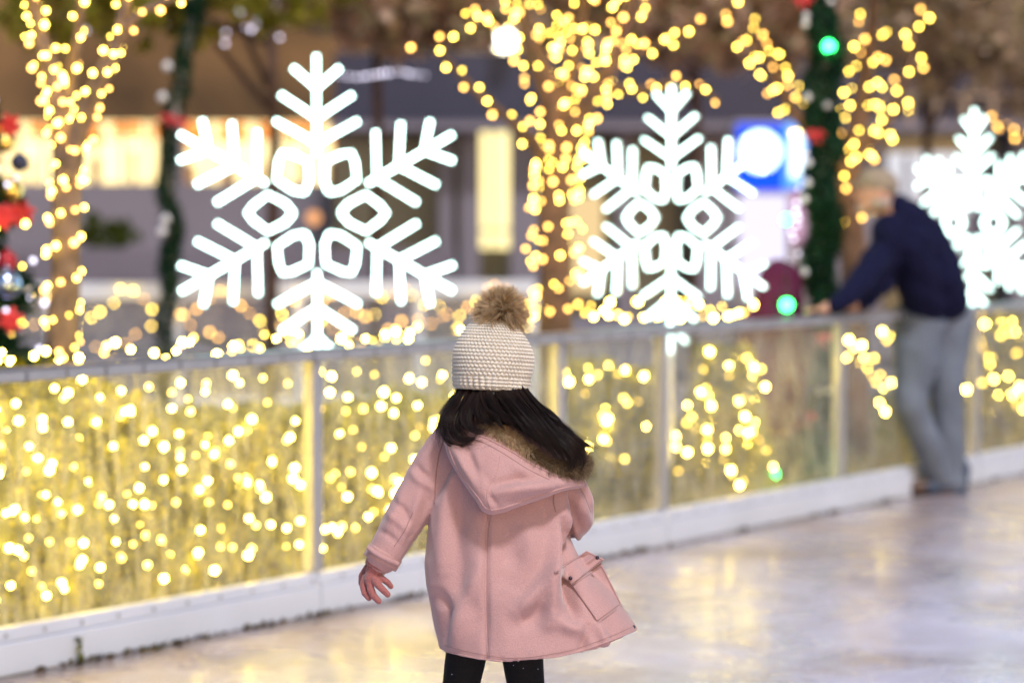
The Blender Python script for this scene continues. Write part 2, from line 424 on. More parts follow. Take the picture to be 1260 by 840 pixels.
while t < min(T1, tpx(1300)):
    if sc_ is None: k = MB(); k.frame(FP(t, -.0478, .964), FD*.006, FN*.002, Z*.03); sc_ = k.build('rail_joint', M['screw'], ro); s0 = sc_.location.copy(); t0_ = t
    else: o_ = sc_.copy(); C.objects.link(o_); o_.location = s0+FD*(t-t0_)
    t += .18
for t in posts:
    k = MB(); k.frame(FP(t-.028, -.03, .157), FD*.056, FN*.052, Z*.803, 0, .004)
    k.build('post', M['alu'], fence)
for a, b2 in zip(posts, posts[1:]):
    k = MB(); k.frame(FP(a+.03, -.006, .157), FD*(b2-a-.06), FN*.008, Z*.803)
    k.build('clear_panel', M['glass'], fence)

# ------------------------------------------------------------ far barrier, roughly square to the view
FB0, FB1 = atz(-260, 0, 17.3), atz(660, 0, 18.6)
fd = (FB1-FB0).normalized(); fn = Vector((-fd.y, fd.x, 0)); Lf = (FB1-FB0).length
fb = empty('far_rink_barrier', FB0, 'second low barrier with a thick white top rail, beyond the planting', 'barrier')
k = MB(); k.frame(FB0+Z*.90, fd*Lf, fn*.16, Z*.13, 0, .01); k.build('top_rail', M['plastic'], fb)
k = MB(); k.frame(FB0, fd*Lf, fn*.05, Z*.16, 0, .01); k.build('kickboard', M['plastic'], fb)
for i in range(7):
    k = MB(); k.frame(FB0+fd*(Lf*i/6-.035)+Z*.16, fd*.07, fn*.06, Z*.74, 0, .006); k.build('post', M['plastic'], fb)
    if i < 6: k = MB(); k.frame(FB0+fd*(Lf*i/6+.04)+fn*.02+Z*.16, fd*(Lf/6-.08), fn*.008, Z*.74); k.build('clear_panel', M['glass'], fb)
for j, (za, n_) in enumerate(((.86, 60), (.66, 45))):
    pts = [FB0+fd*(Lf*(.14+.86*(i+rng.uniform(-.3, .3))/n_)) - fn*.04 + Z*(za+.09*math.sin(i*.7+j)+rng.uniform(-.05, .05)) for i in range(n_)]
    light_string(pts, FAR, M['wire'], ['amber string lights draped just under the white rail of the far barrier', 'lower of the two light strings draped on the far barrier'][j], 'light strings on the far barrier')

# ------------------------------------------------------------ hedge behind the panels
hl, hr = T0-.3, tpx(690)
hedge = empty('hedge', FP(hl, .3), 'long clipped green hedge full of warm lights behind the left panels', 'hedge')
hm_ = tpx(250); k = MB(); k.frame(FP(hl, .38), FD*(hm_-hl), FN*.5, Z*.86); k.frame(FP(hm_+.003, .40), FD*(hr-hm_), FN*.45, Z*.62); k.build('hedge_body', M['hedge_core'], hedge)
n_ = 34000; tt = rng.uniform(hl, hr, n_); side = rng.uniform(0, 1, n_)
off = np.where(side < .68, .34+rng.normal(0, .03, n_), rng.uniform(.32, .92, n_)); zz = np.where(side < .68, rng.uniform(.02, .95, n_), .91+rng.normal(0, .03, n_))
off = off + .05*np.sin(tt*3.1)+.07*np.sin(zz*11+tt*7)*np.sin(tt*17+zz*5); zz = zz+np.where(side >= .68, .025*np.sin(tt*4.3), 0)
zz = zz*np.interp(tt, [tpx(200), tpx(300)], [1.0, .74])
pts = np.array(P0)[None]+np.outer(tt, FD)+np.outer(off, FN)+np.outer(zz, (0, 0, 1))
link('foliage', leaves_mesh(pts, .028, 1.9, .5), M['hedge'], hedge, False)

def hedge_pts(n, z0, z1, a, b_, off=.27, zpow=1.0):
    out = []
    for i in range(n):
        t = a+(b_-a)*(i+rng.uniform(-.45, .45))/n; z = z0+(z1-z0)*rng.uniform(0, 1)**zpow
        out.append(FP(t, off+.05*math.sin(t*3.1)+rng.uniform(-.04, .03), z))
    return out
ta, tb = tpx(-60), tpx(385)
tb2 = tpx(700)
rows = [(.76, .92), (.6, .8), (.44, .64), (.3, .5), (.17, .36)]
for i, (z0, z1) in enumerate(rows):
    light_string(hedge_pts(40, z0, z1, ta, tb), FEN, M['wire'],
        ['topmost light string on the hedge face, behind the large left panel', 'second light string down the hedge face behind the large left panel',
         'light string at mid height of the hedge face, behind the large left panel', 'light string just below mid height of the hedge behind the large left panel',
         'lowest light string on the hedge face, behind the large left panel'][i], 'light strings on the hedge')
for i, (z0, z1) in enumerate([(.62, .9), (.38, .66), (.17, .42)]):
    light_string(hedge_pts(36, z0, z1, tb+.05, tb2), FEN, M['wire'],
        ['upper light string on the hedge face, behind the panel left of the girl', 'middle light string on the hedge face, behind the panel left of the girl',
         'lower light string on the hedge face, behind the panel left of the girl'][i], 'light strings on the hedge')
pts = []
for i in range(66):
    t = tpx(-60)+(tb2-tpx(-60))*(i+rng.uniform(-.5, .5))/66; pts.append(FP(t, rng.uniform(.4, .95), .96+rng.uniform(0, .07)))
light_string(pts, FEN, M['wire'], 'light string lying along the top of the hedge, just above the rail', 'light strings on the hedge')
pts = [FP(T0+2.3+.155*i, .035, .105+rng.uniform(-.01, .01)) for i in range(85)]  # added bulbs, out of sight, for the yellow glow above the kickboard
light_string(pts, [B['foot']], M['wire'], 'hidden light string added behind the kickboard to cast a glow along the foot of the barrier')

# planting bed to the right of the hedge
gl0, gl1 = hr, T1
gm = MB(); nu, nv = 60, 10
for i in range(nu+1):
    for j in range(nv+1):
        t = gl0+(gl1-gl0)*i/nu; o_ = .06+3.2*j/nv
        p = FP(t, o_, .05+.24*math.sin(math.pi*min(1, (j/nv)*1.25))*(.8+.3*math.sin(t*1.7))+.02*noise.noise(Vector((t*3, o_*3, 0))))
        gm.v.append(tuple(p))
for i in range(nu):
    for j in range(nv):
        a = i*(nv+1)+j; gm.f.append((a, a+nv+1, a+nv+2, a+1)); gm.m.append(0)
bed = gm.build('planting_bed', mat('bed_soil', (.26, .2, .1), .9, bump=.8, bscale=20, var=.3, vscale=6), None, True); props(bed, 'low mounded earth bed behind the barrier', kind='structure')
n_ = 16000; tt = rng.uniform(gl0, gl1, n_); oo = rng.uniform(.1, 3.2, n_)
hz = .05+.24*np.sin(np.pi*np.minimum(1, (oo-.06)/3.2*1.25))*(.8+.3*np.sin(tt*1.7))+.02
pts = np.array(P0)[None]+np.outer(tt, FD)+np.outer(oo, FN)+np.outer(hz, (0, 0, 1))
props(link('grass', leaves_mesh(pts, .03, 3.0, 2.0), M['grass'], None, False), 'short dry grass on the bed behind the barrier', kind='stuff')

def shrub(px, D, h, r, label, nb, lab2, lo=.08, top=.15):
    base = atz(px, .2, D); root = empty('shrub', base, label, 'shrub', 'shrubs behind the barrier')
    s = MB()
    for q in range(7):
        a = q*.9; s.tube([base, base+Vector((math.cos(a)*r*.35, math.sin(a)*r*.35, h*.5)), base+Vector((math.cos(a)*r*.6, math.sin(a)*r*.6, h*.9))], [.012, .008, .003], 5)
    s.build('stem', M['bark_dark'], root)
    n = 2600; z = rng.uniform(0, 1, n); rr = r*(1-(1-top)*z)*rng.uniform(.2, 1, n)**.4; a = rng.uniform(0, 6.283, n)
    pts = np.stack([base.x+rr*np.cos(a), base.y+rr*np.sin(a), base.z-.05+z*h], 1)
    link('foliage', leaves_mesh(pts, .028, 1.7, .4), M['hedge'], root, False)
    pts = []
    for i in range(nb):
        z_ = min(1, max(lo, lo+(1-lo)*i/nb+rng.normal(0, .05))); a_ = i*2.4+rng.normal(0, .6); r_ = r*(1-(1-top)*z_)*rng.uniform(.55, 1.15)
        pts.append(base+Vector((math.cos(a_)*r_, -abs(math.sin(a_))*r_ if i % 4 else math.sin(a_)*r_, -.05+z_*h)))
    light_string(pts, FEN, M['wire'], lab2, 'light strings on shrubs')
shrub(893, 12.3, .70, .27, 'bushy light-wrapped shrub behind the wide panel right of the girl', 62, 'dense light string wound on the shrub behind the wide panel', .02, .55)
shrub(757, 11.75, .62, .22, 'light-tipped shrub behind the narrow panel just right of the girl', 30, 'light string on the shrub just right of the girl', .3, .9)
shrub(722, 11.9, .66, .16, 'small light-tipped shrub at the post right of the girl', 16, 'short light string on the small shrub at the post right of the girl', .6, .9)
shrub(1232, 14.8, .78, .25, 'light-wrapped shrub behind the panel at the man\'s back', 46, 'light string wound on the shrub behind the man\'s back', .2, .5)
pts = [P(a_, b_, 13.6) for a_, b_ in ((1040, 440), (1046, 436), (1052, 428), (1060, 425), (1044, 418), (1064, 440), (1058, 446), (1068, 452), (1072, 462), (1078, 470), (1084, 461), (1088, 478), (1076, 440), (1090, 420), (1095, 414), (1100, 402), (1086, 408), (1110, 398), (1082, 494), (1090, 505), (1097, 470))]
light_string(pts, FEN, M['wire'], 'short sagging light string behind the panel under the man\'s hands')
pts = [P(655+q*7+rng.uniform(-3, 3), 388-.14*q+rng.uniform(-16, 8), 11.9+q*.03) for q in range(45)]
light_string(pts, FEN, M['wire'], 'light string hanging level with the rail under the middle snowflake')

# ------------------------------------------------------------ leaf litter + sprig at the foot of the kickboard
pts = []
for c_ in (80, 95, 132, 175, 200, 285, 300, 372, 470, 700, 760, 900, 1000, 1075):
    t = tpx(c_); n = int(rng.uniform(4, 16))
    for _ in range(n): pts.append(FP(t+rng.normal(0, .09), -.055-abs(rng.normal(0, .02)), .005+abs(rng.normal(0, .004))))
for _ in range(70): pts.append(FP(rng.uniform(T0, T1), -.05-abs(rng.normal(0, .05)), .006))
props(link('leaf_litter', leaves_mesh(pts, .02, 1.4), leafmat('dead_leaf', [(.04, .03, .02), (.12, .08, .04), (.07, .07, .02)]), None, False), 'dark dead leaves and grit along the foot of the kickboard', kind='stuff')
sp = empty('weed_sprig', FP(tpx(80), -.075, 0), 'small green weed sprig at the foot of the kickboard', 'plant')
k = MB(); b0 = FP(tpx(80), -.075, 0)
k.tube([b0, b0+Vector((.002, 0, .04)), b0+Vector((-.003, 0, .085))], [.002, .002, .001], 5); k.build('stem', M['hedge_core'], sp)
link('leaf', leaves_mesh([tuple(b0+Vector((rng.normal(0, .007), rng.normal(0, .007), rng.uniform(.01, .085)))) for _ in range(14)], .016, 1.8, .5), M['hedge'], sp, False)
# ------------------------------------------------------------ snowflakes
tubem = emitter('snowflake_light_tube', (.66, 1.0, .9), FLAKE)
tubem2 = emitter('snowflake_light_tube_far', (.66, 1.0, .9), FLAKE*.8)
M['white_frame'] = mat('white_steel_frame', (.8, .8, .82), .4)
def flake_paths():
    """flat snowflake of radius 1: list of polylines"""
    out = []
    def arm(a, pts):
        c, s = math.cos(a), math.sin(a); out.append([(p[0]*c-p[1]*s, p[0]*s+p[1]*c) for p in pts])
    for i in range(6):
        a = math.pi/2+i*math.pi/3
        arm(a, [(.37, 0), (.5, 0), (.75, 0), (1.0, 0)])
        for s in (1, -1):
            arm(a, [(.79, 0), (.92, .15*s)])
            arm(a, [(.60, 0), (.75, .23*s)])
            arm(a, [(.44, 0), (.585, .265*s)])
        b = a+math.pi/6      # kite loop between two arms
        arm(b, [(.15, .0), (.20, .06), (.31, .115), (.40, .05), (.44, 0), (.40, -.05), (.31, -.115), (.20, -.06), (.15, 0)])
    return out
FP_ = flake_paths()
def snowflake(px, py, D, Rr, yaw, label, planes):
    c = P(px, py, D); root = empty('light_snowflake', (c.x, c.y, 0), label, 'light snowflake', 'snowflakes standing behind the barrier')
    for j in range(planes):
        a = yaw; ax = Vector((math.cos(a), math.sin(a), 0)); nrm = Vector((-math.sin(a), math.cos(a), 0))
        if nrm.y > 0: nrm = -nrm
        k = MB(); fr_ = MB(); tm_ = tubem if abs(yaw) < .2 else tubem2
        for pl in FP_:
            pp = [c+nrm*(.075*(j-.5) if planes > 1 else 0)+ax*x*Rr+Z*y*Rr for x, y in pl]
            k.tube(pp, .0125 if tm_ is tubem else .0098, 6)
            fr_.tube([p - nrm*.024 for p in pp], .008, 5)
        fo = fr_.build('frame', M['white_frame'], root); k.build('light_tube', tm_, fo)
    k = MB(); k.tube([(c.x, c.y+.03, 0), (c.x, c.y+.03, c.z-Rr*.95)], .022, 8); k.frame(Vector((c.x-.3, c.y-.2, 0)), (.6, 0, 0), (0, .46, 0), (0, 0, .03), 0, .004)
    k.build('stand', M['white_frame'], root)
snowflake(390, 262, 11.0, .715, R(4), 'large flat glowing snowflake behind the rail, left of the pompom hat', 1)
snowflake(825, 268, 12.4, .69, R(-43), 'glowing snowflake turned aside, between the light-wrapped trunk and the garlanded pole', 1)
snowflake(1197, 274, 15.2, .71, R(-65), 'glowing snowflake turned aside, behind the man\'s back', 1)

# ------------------------------------------------------------ trees
def tree(name, base, limbs, bark, crown, leafm, label, nleaf=5000, lsize=.05, group='trees wound with lights', crown2=None):
    """limbs: lists of (px,py,D,radius)"""
    root = empty(name, base, label, 'tree', group)
    k = MB()
    for lm in limbs:
        q = spline([tuple(P(a, b, c))+(r,) for a, b, c, r in lm], 22)
        pts = [Vector(s[:3])+Vector((noise.noise(Vector(s[:3])*3), noise.noise(Vector(s[:3])*3+Vector((9, 0, 0))), 0))*.02 for s in q]
        k.tube(pts, [max(.006, s[3]*(1+.12*noise.noise(Vector(s[:3])*9))) for s in q], 12)
    k.build('trunk', bark, root, True)
    if crown: link('crown', leaves_mesh(blob_points(crown, nleaf), lsize, 1.5), leafm, root, False)
    return root
def cb(px, py, D, rx, ry, rz):
    p = P(px, py, D); return (p.x, p.y, p.z, rx, ry, rz)
def limbwrap(lm, pitch, step, seed):
    q = [P(a, b, c) for a, b, c, r in lm]; return wrap(q, [r for *_, r in lm], pitch, step, seed)

gb = lambda px, D: tuple(atz(px, 0, D))
# tree at the left
t1 = [[(76, 735, 9.75, .085), (76, 600, 9.7, .07), (76, 430, 9.65, .064), (78, 300, 9.6, .06), (84, 190, 9.6, .055), (70, 120, 9.6, .04), (48, 50, 9.6, .03), (30, -60, 9.6, .02)],
      [(82, 230, 9.6, .05), (104, 150, 9.55, .042), (128, 90, 9.5, .034), (150, 30, 9.5, .028), (160, -70, 9.5, .02)],
      [(138, 62, 9.5, .022), (170, 20, 9.45, .018), (230, -5, 9.4, .012), (330, -20, 9.3, .008)],
      [(84, 170, 9.6, .03), (86, 100, 9.7, .026), (98, 30, 9.75, .02), (100, -60, 9.8, .014)]]
tree('bare_limbed_tree', gb(76, 9.75), t1, M['bark'], [cb(40, -160, 9.7, .8, .6, .45), cb(220, -150, 9.6, .9, .6, .42), cb(120, -240, 9.9, 1.0, .8, .5)], M['autumn_brown'],
     'slim brown tree forking at the left, its trunk wound with small lights', 3500, .035)
st = [(0, .10, .065, 1, 'light string winding up the trunk of the tree at the left'), (1, .12, .075, 2, 'light string on the right fork of the tree at the left'),
      (2, .15, .085, 3, 'light string along the thin limb reaching right from the tree at the left'), (3, .15, .085, 4, 'light string on the middle limb of the tree at the left')]
for i, p_, s_, sd, lb in st:
    al, pts = limbwrap(t1[i] if i else t1[0][2:], p_, s_, sd)
    light_string(pts, TRE, M['wire'], lb, 'light strings on trees', along=al)
al, pts = limbwrap([(a, b, c-.0, r+.012) for a, b, c, r in t1[0][4:]], .15, .085, 8)
light_string(pts, TRE, M['wire'], 'light string on the left fork of the tree at the left', 'light strings on trees', along=al)

# tree in the middle
t2 = [[(684, 640, 12.0, .10), (684, 500, 12.0, .09), (684, 390, 12.0, .085), (682, 280, 12.0, .08), (688, 190, 12.0, .08), (678, 120, 12.0, .06), (655, 60, 12.0, .045), (640, -20, 12.1, .035), (620, -110, 12.2, .02)],
      [(688, 200, 12.0, .06), (705, 150, 11.95, .055), (735, 110, 11.9, .045), (762, 60, 11.9, .035), (780, -10, 11.9, .03), (800, -90, 11.9, .02)],
      [(682, 215, 12.0, .04), (650, 170, 11.9, .03), (600, 125, 11.8, .022), (565, 92, 11.75, .016), (535, 60, 11.7, .010)],
      [(740, 104, 11.9, .03), (790, 112, 11.8, .022), (840, 100, 11.7, .016), (885, 122, 11.6, .01)],
      [(758, 70, 11.9, .03), (800, 60, 12, .022), (835, 45, 12.1, .016), (870, 22, 12.2, .01)],
      [(690, 160, 12.0, .05), (700, 90, 12.1, .04), (716, 30, 12.1, .03), (720, -60, 12.2, .02)]]
tree('lit_tree', gb(684, 12.0), t2, M['bark_dark'], [cb(620, -190, 12.2, .8, .7, .45), cb(820, -170, 12, .9, .7, .45), cb(700, -250, 12.3, 1.1, .9, .5), cb(520, -120, 12, .5, .5, .3)], M['green_leaf'],
     'dark-trunked tree behind the girl, spreading and thickly wound with lights', 5000, .045)
tl_ = ['densest light string, winding up the dark trunk behind the girl', 'light string on the right main limb of the dark middle tree', 'light string along the limb reaching down-left to the large snowflake',
       'light string on the limb reaching right above the middle snowflake', 'light string on the upper right limb of the dark middle tree', 'light string on the upright middle limb of the dark middle tree']
for i in range(6):
    lm = t2[i] if i else [(a, b, c, r+.03) for a, b, c, r in t2[0][2:5]]
    al, pts = limbwrap([(a, b, c, r+.03) for a, b, c, r in lm] if i in (1, 5) else lm, (.12, .11, .2, .13, .13, .12)[i], (.09, .09, .1, .085, .085, .1)[i], 20+i)
    light_string(pts, TRE, M['wire'], tl_[i], 'light strings on trees', along=al)
al, pts = limbwrap([(a, b, c, r+.05) for a, b, c, r in t2[0][4:]], .14, .12, 41)
light_string(pts, TRE, M['wire'], 'light string on the left main limb of the dark middle tree', 'light strings on trees', along=al)
al, pts = limbwrap([(a, b, c, r+.05) for a, b, c, r in t2[0][2:5]], .2, .14, 42)
light_string(pts, TRE, M['wire'], 'looser second light string round the dark trunk behind the girl', 'light strings on trees', along=al)
light_string([P(610+rng.normal(0, 30), 20+rng.normal(0, 12), 12) for _ in range(9)]+[P(675+rng.normal(0, 70), 45+rng.normal(0, 22), 11.9) for _ in range(30)], TRE, M['wire'],
    'loose light string looped through the top of the dark middle tree', 'light strings on trees')

# tree behind the garlanded pole
t3 = [[(1052, 560, 14.0, .09), (1052, 400, 14.0, .08), (1050, 300, 14.0, .075), (1046, 220, 14.0, .07), (1056, 150, 14.0, .055), (1066, 90, 14.0, .04), (1074, 20, 14.0, .03), (1080, -70, 14, .02)],
      [(1046, 215, 14.0, .04), (1010, 180, 13.9, .035), (975, 130, 13.8, .03), (945, 80, 13.7, .025), (915, 35, 13.6, .018), (880, -40, 13.6, .012)],
      [(1052, 190, 14.0, .04), (1080, 165, 14, .03), (1104, 130, 14, .02), (1124, 70, 14, .012), (1130, 0, 14, .008)]]
tree('lit_tree', gb(1052, 14.0), t3, M['bark_dark'], [cb(960, -160, 14, .9, .8, .5), cb(1120, -150, 14, 1.0, .8, .5)], M['autumn'],
     'slender tree wound with golden lights between the garlanded pole and the man', 5000, .05)
for i, (p_, s_, lb) in enumerate([(.15, .11, 'golden light string winding up the trunk beside the garlanded pole'), (.13, .1, 'golden light string on the limb left of the garlanded pole'), (.2, .11, 'sparse golden lights on the limb above the man\'s head')]):
    lm = [(a, b, c, r+.05) for a, b, c, r in (t3[i][2:7] if i == 0 else t3[i])]
    al, pts = limbwrap(lm, p_, s_, 60+i); light_string(pts, TRE, M['wire'], lb, 'light strings on trees', along=al)
# tree whose limb enters from the right
t4 = [[(1400, 560, 16, .12), (1396, 380, 16, .11), (1380, 200, 16, .1), (1390, 80, 16, .07), (1400, -60, 16, .05)], [(1384, 220, 16, .05), (1320, 190, 15.9, .035), (1260, 168, 15.8, .025), (1205, 142, 15.7, .012)]]
tree('lit_tree', gb(1400, 16), t4, M['bark_dark'], [cb(1380, -140, 16, 1.4, 1, .7)], M['autumn_brown'], 'tree out at the right with one lit limb reaching into view above the last snowflake', 4000, .055)
al, pts = limbwrap(t4[1], .16, .07, 71); light_string(pts, [B['amber']], M['wire'], 'amber light string on the limb above the last snowflake', 'light strings on trees', along=al)

# unlit trees farther back
def far_tree(px, D, zt, blobs, leafm, label, n=7000, ls=.09):
    b = atz(px, 0, D); root = empty('autumn_tree', b, label, 'tree', 'unlit trees farther back'); k = MB(); u = random.Random(px)
    top = Vector((b.x, b.y, zt)); k.tube([b, b.lerp(top, .5)+Vector((.05, 0, 0)), top], [.055, .045, .035], 8)
    for c in blobs:
        e = Vector(c[:3]); s = b.lerp(top, u.uniform(.55, .9)); mid = s.lerp(e, .5)+Vector((u.uniform(-.2, .2), 0, .15)); k.tube([s, mid, e], [.03, .02, .008], 6)
    k.build('trunk', M['bark_dark'], root, True); link('crown', leaves_mesh(blob_points(blobs, n), ls, 1.4), leafm, root, False)
far_tree(459, 21, 4.2, [cb(500, 22, 20, .8, .8, .34), cb(430, 12, 20, .6, .6, .26), cb(570, 15, 20, .6, .6, .3), cb(440, -60, 20, 1.0, .9, .5), cb(560, -60, 20, 1.0, .9, .6), cb(380, 0, 20, .4, .5, .3)], M['autumn'], 'pinkish autumn tree behind the top of the large snowflake', 11000, .09)
far_tree(330, 18, 4.2, [cb(385, 10, 17, .35, .4, .22), cb(260, 5, 17, .5, .4, .2), cb(170, 12, 17, .4, .4, .16), cb(60, 20, 17, .5, .4, .2), cb(215, 40, 17, .35, .3, .12), cb(300, -40, 17, .7, .6, .3), cb(190, -30, 17, .6, .6, .3), cb(100, -10, 17, .5, .5, .3)], M['green_leaf'], 'yellow-green tree at the top left, its sprays hanging above the large snowflake', 8000, .06)
far_tree(850, 22, 4.4, [cb(740, -20, 21, 1.0, .9, .42), cb(800, 20, 21, .6, .6, .35), cb(700, 10, 21, .6, .6, .3), cb(880, 20, 21, .9, .8, .45), cb(950, -30, 21, .8, .8, .55), cb(960, 50, 21, .45, .5, .3)], M['autumn'], 'reddish autumn tree above the middle snowflake', 12000, .09)
far_tree(1135, 24, 4.0, [cb(1100, 40, 23, 1.0, .9, .5), cb(1200, 50, 23, 1.1, .9, .55), cb(1080, -40, 23, 1.3, 1, .6), cb(1270, 0, 23, 1.3, 1, .7), cb(1180, -60, 23, 1.4, 1, .6), cb(1330, 70, 23, 1.1, 1, .6)], M['autumn_brown'],
    'broad brown-leaved tree filling the top right above the man', 17000, .075)

# ------------------------------------------------------------ garlanded poles
def garland_pole(path, rg, nneedle, label, cat='garlanded pole', seed=0, name='garlanded_pole'):
    """path: world points bottom to top"""
    root = empty(name, path[0], label, cat)
    k = MB(); k.tube(path, .035, 12); k.build('pole', M['alu_dark'], root, True)
    q = spline([tuple(p) for p in path], 60); n = nneedle; i_ = rng.integers(0, 59, n); f_ = rng.uniform(0, 1, n)[:, None]
    a = np.array(q); c = a[i_]*(1-f_)+a[i_+1]*f_
    ang = rng.uniform(0, 6.283, n); rr = rg*rng.uniform(.3, 1.05, n)*(.85+.3*np.sin(c[:, 2]*14+ang))
    pts = c + np.stack([np.cos(ang)*rr, np.sin(ang)*rr, np.zeros(n)], 1)
    link('garland', leaves_mesh(pts, .02, 4.5), M['pine'], root, False); return root, a
def bow(parent, c, s=.06):
    k = MB(); c = Vector(c)
    for sx in (-1, 1):
        k.sphere(c+Vector((sx*s*.75, 0, s*.12)), (s*.7, s*.34, s*.42), 10, 8, rot=Matrix.Rotation(sx*.35, 3, 'Y'))
        k.sphere(c+Vector((sx*s*.4, .0, -s*.75)), (s*.2, s*.12, s*.65), 8, 6, rot=Matrix.Rotation(-sx*.4, 3, 'Y'))
    k.sphere(c+Vector((0, -s*.15, 0)), s*.3, 10, 8); k.build('bow', M['red'], parent, True)
def flower(parent, c, s):
    c = Vector(c)
    k = MB()
    for q in range(6):
        a = q*1.047+c.x*9; k.sphere(c+Vector((math.cos(a)*s*.6, -s*.1, math.sin(a)*s*.6)), (s*.55, s*.2, s*.3), 8, 6, rot=Matrix.Rotation(-a, 3, 'Y'))
    k.sphere(c+Vector((0, -s*.25, 0)), s*.2, 8, 6); k.build('poinsettia', M['red'], parent, True)
def ornament(parent, c, r, m):
    k = MB(); k.sphere(c, r, 16, 12); k.tube([Vector(c)+Z*r*.95, Vector(c)+Z*r*1.25], r*.22, 8); k.build('ornament', m, parent, True)
D = 12.95
p1, q1 = garland_pole([atz(1012, z, D) for z in (0, .6, 1.2, 1.8, 2.4, 3.2)], .105, 9000, 'dark pole wrapped in green garland with red bows beside the man')
for px, py in ((1004, 165), (988, 0)): bow(p1, P(px, py, D-.12), .04)
for px, py in ((1010, 415), (990, 512)): bow(p1, P(px, py, D-.14), .045)
for i, (px, py) in enumerate(((992, 20), (991, 30), (995, 200), (994, 225), (990, 245), (1018, 130), (1008, 480), (1022, 2), (994, 120), (990, 335), (1022, 480))): ornament(p1, P(px, py, D-.1), .02, M['white_orn'])
for i, (px, py) in enumerate(((1020, 57), (968, 374), (950, 583), (966, 270))):
    pass
gpts = [P(1020, 57, D-.13), P(1000, 100, D-.12), P(1022, 200, D-.1), P(967, 270, D-.1), P(968, 375, D-.45), P(950, 583, D-.45)]
gr = empty('large_green_lights', gpts[0], 'string of large glowing green bulbs trailing down the garlanded pole to the ground', 'string lights')
k = MB(); k.tube(gpts, .003, 5); k.build('cable', M['wire'], gr)
for i in (0, 3, 4, 5):
    b = bpy.data.objects.new('bulb', B['green']); C.objects.link(b); b.parent = gr; b.location = gpts[i]-gr.location; 
    if i == 3: b.scale = (.75,)*3
# blue and white accents next to that pole
p2, q2 = garland_pole([atz(198, 0, 16), atz(206, 1.0, 16), P(212, 285, 16), P(205, 190, 16), P(228, 70, 16), P(243, -10, 16), P(262, -110, 16)], .065, 6000, 'thin leaning pole wrapped in dark garland, left of the large snowflake')
for px, py in ((206, 145), (222, 150)): bow(p2, P(px, py, 15.9), .04)
for px, py in ((200, 120), (206, 82), (204, 270), (200, 285)): ornament(p2, P(px, py, 15.9), .03, M['white_orn'])
# ------------------------------------------------------------ Christmas tree at the left edge
cc = atz(-62, 0, 10.2); ct = empty('christmas_tree', cc, 'decorated green Christmas tree cut off by the left edge', 'Christmas tree')
k = MB(); k.tube([cc, cc+Z*2.6], [.06, .02], 10); k.build('trunk', M['bark_dark'], ct, True)
n = 26000; z = rng.uniform(.25, 2.75, n); r0 = .50*(2.9-z)/2.4; tier = .82+.18*np.sin(z*17); a = rng.uniform(0, 6.283, n)
rr = r0*tier*rng.uniform(.2, 1.0, n)**.5*(1+.12*np.sin(a*7+z*5))
link('branches', leaves_mesh(np.stack([cc.x+rr*np.cos(a), cc.y+rr*np.sin(a), z], 1), .022, 4), M['pine'], ct, False)
gold = mat('gold_ornament', (.85, .6, .2), .2, .9); silv = mat('blue_silver_ornament', (.35, .45, .75), .15, .9); dred = mat('dark_red_ornament', (.3, .01, .03), .2, .3)
def ontree(px, py):
    p = P(px, py, 10.2); z_ = p.z; r_ = .50*(2.9-z_)/2.4; dx = p.x-cc.x; dy = -math.sqrt(max(.0, (r_*1.0)**2-dx*dx)); return P(px, py, 10.2+dy*.95)
for px, py, r_, m_ in ((14, 234, .05, gold), (6, 175, .045, gold), (8, 350, .062, silv), (9, 322, .045, dred), (24, 200, .04, mat('navy_ornament', (.03, .04, .12), .2, .3)), (-30, 290, .05, gold), (-60, 380, .05, dred)): ornament(ct, ontree(px, py), r_, m_)
for px, py in ((14, 264), (3, 268), (14, 394), (12, 155), (28, 262), (-40, 200), (-50, 330)): flower(ct, ontree(px, py), .05)
for i in range(26):
    z_ = .9+1.6*i/26; a_ = i*1.9; r_ = .50*(2.9-z_)/2.4
    ornament(ct, (cc.x+r_*math.cos(a_), cc.y-abs(r_*math.sin(a_)), z_), .02, M['white_orn'])
pts = [];
for i in range(95):
    z_ = .8+1.9*i/95; a_ = i*.74; r_ = .53*(2.9-z_)/2.4; pts.append((cc.x+r_*math.cos(a_), cc.y+r_*math.sin(a_), z_))
light_string(pts, [B['warm'], B['white'], B['white']], M['wire'], 'white and gold light string wound round the Christmas tree')

# ------------------------------------------------------------ white string lights higher up
pts = [P(95+q*11+rng.uniform(-3, 3), 34+6*math.sin(q*.5)+rng.uniform(-3, 3), 19) for q in range(24)]
light_string(pts, [B['white']], M['wire'], 'string of pale white lights hung across the top left', 'pale light strings')
pts = [P(415+q*6.3, 92+3*math.sin(q*.4), 20) for q in range(18)]
light_string(pts, [B['white']], M['wire'], 'pale white lights hung right of the large snowflake\'s tip', 'pale light strings')
pts = [P(240+rng.uniform(-12, 60)+q*4, 18+rng.uniform(-14, 40), 18) for q in range(22)]
light_string(pts, [B['white']], M['wire'], 'loose cluster of pale white lights near the leaning garlanded pole', 'pale light strings')
pts = [P(985+rng.uniform(-16, 8), 232+q*9, 13.4) for q in range(12)]
light_string(pts, [B['white']], M['wire'], 'pale lights hanging just left of the garlanded pole', 'pale light strings')

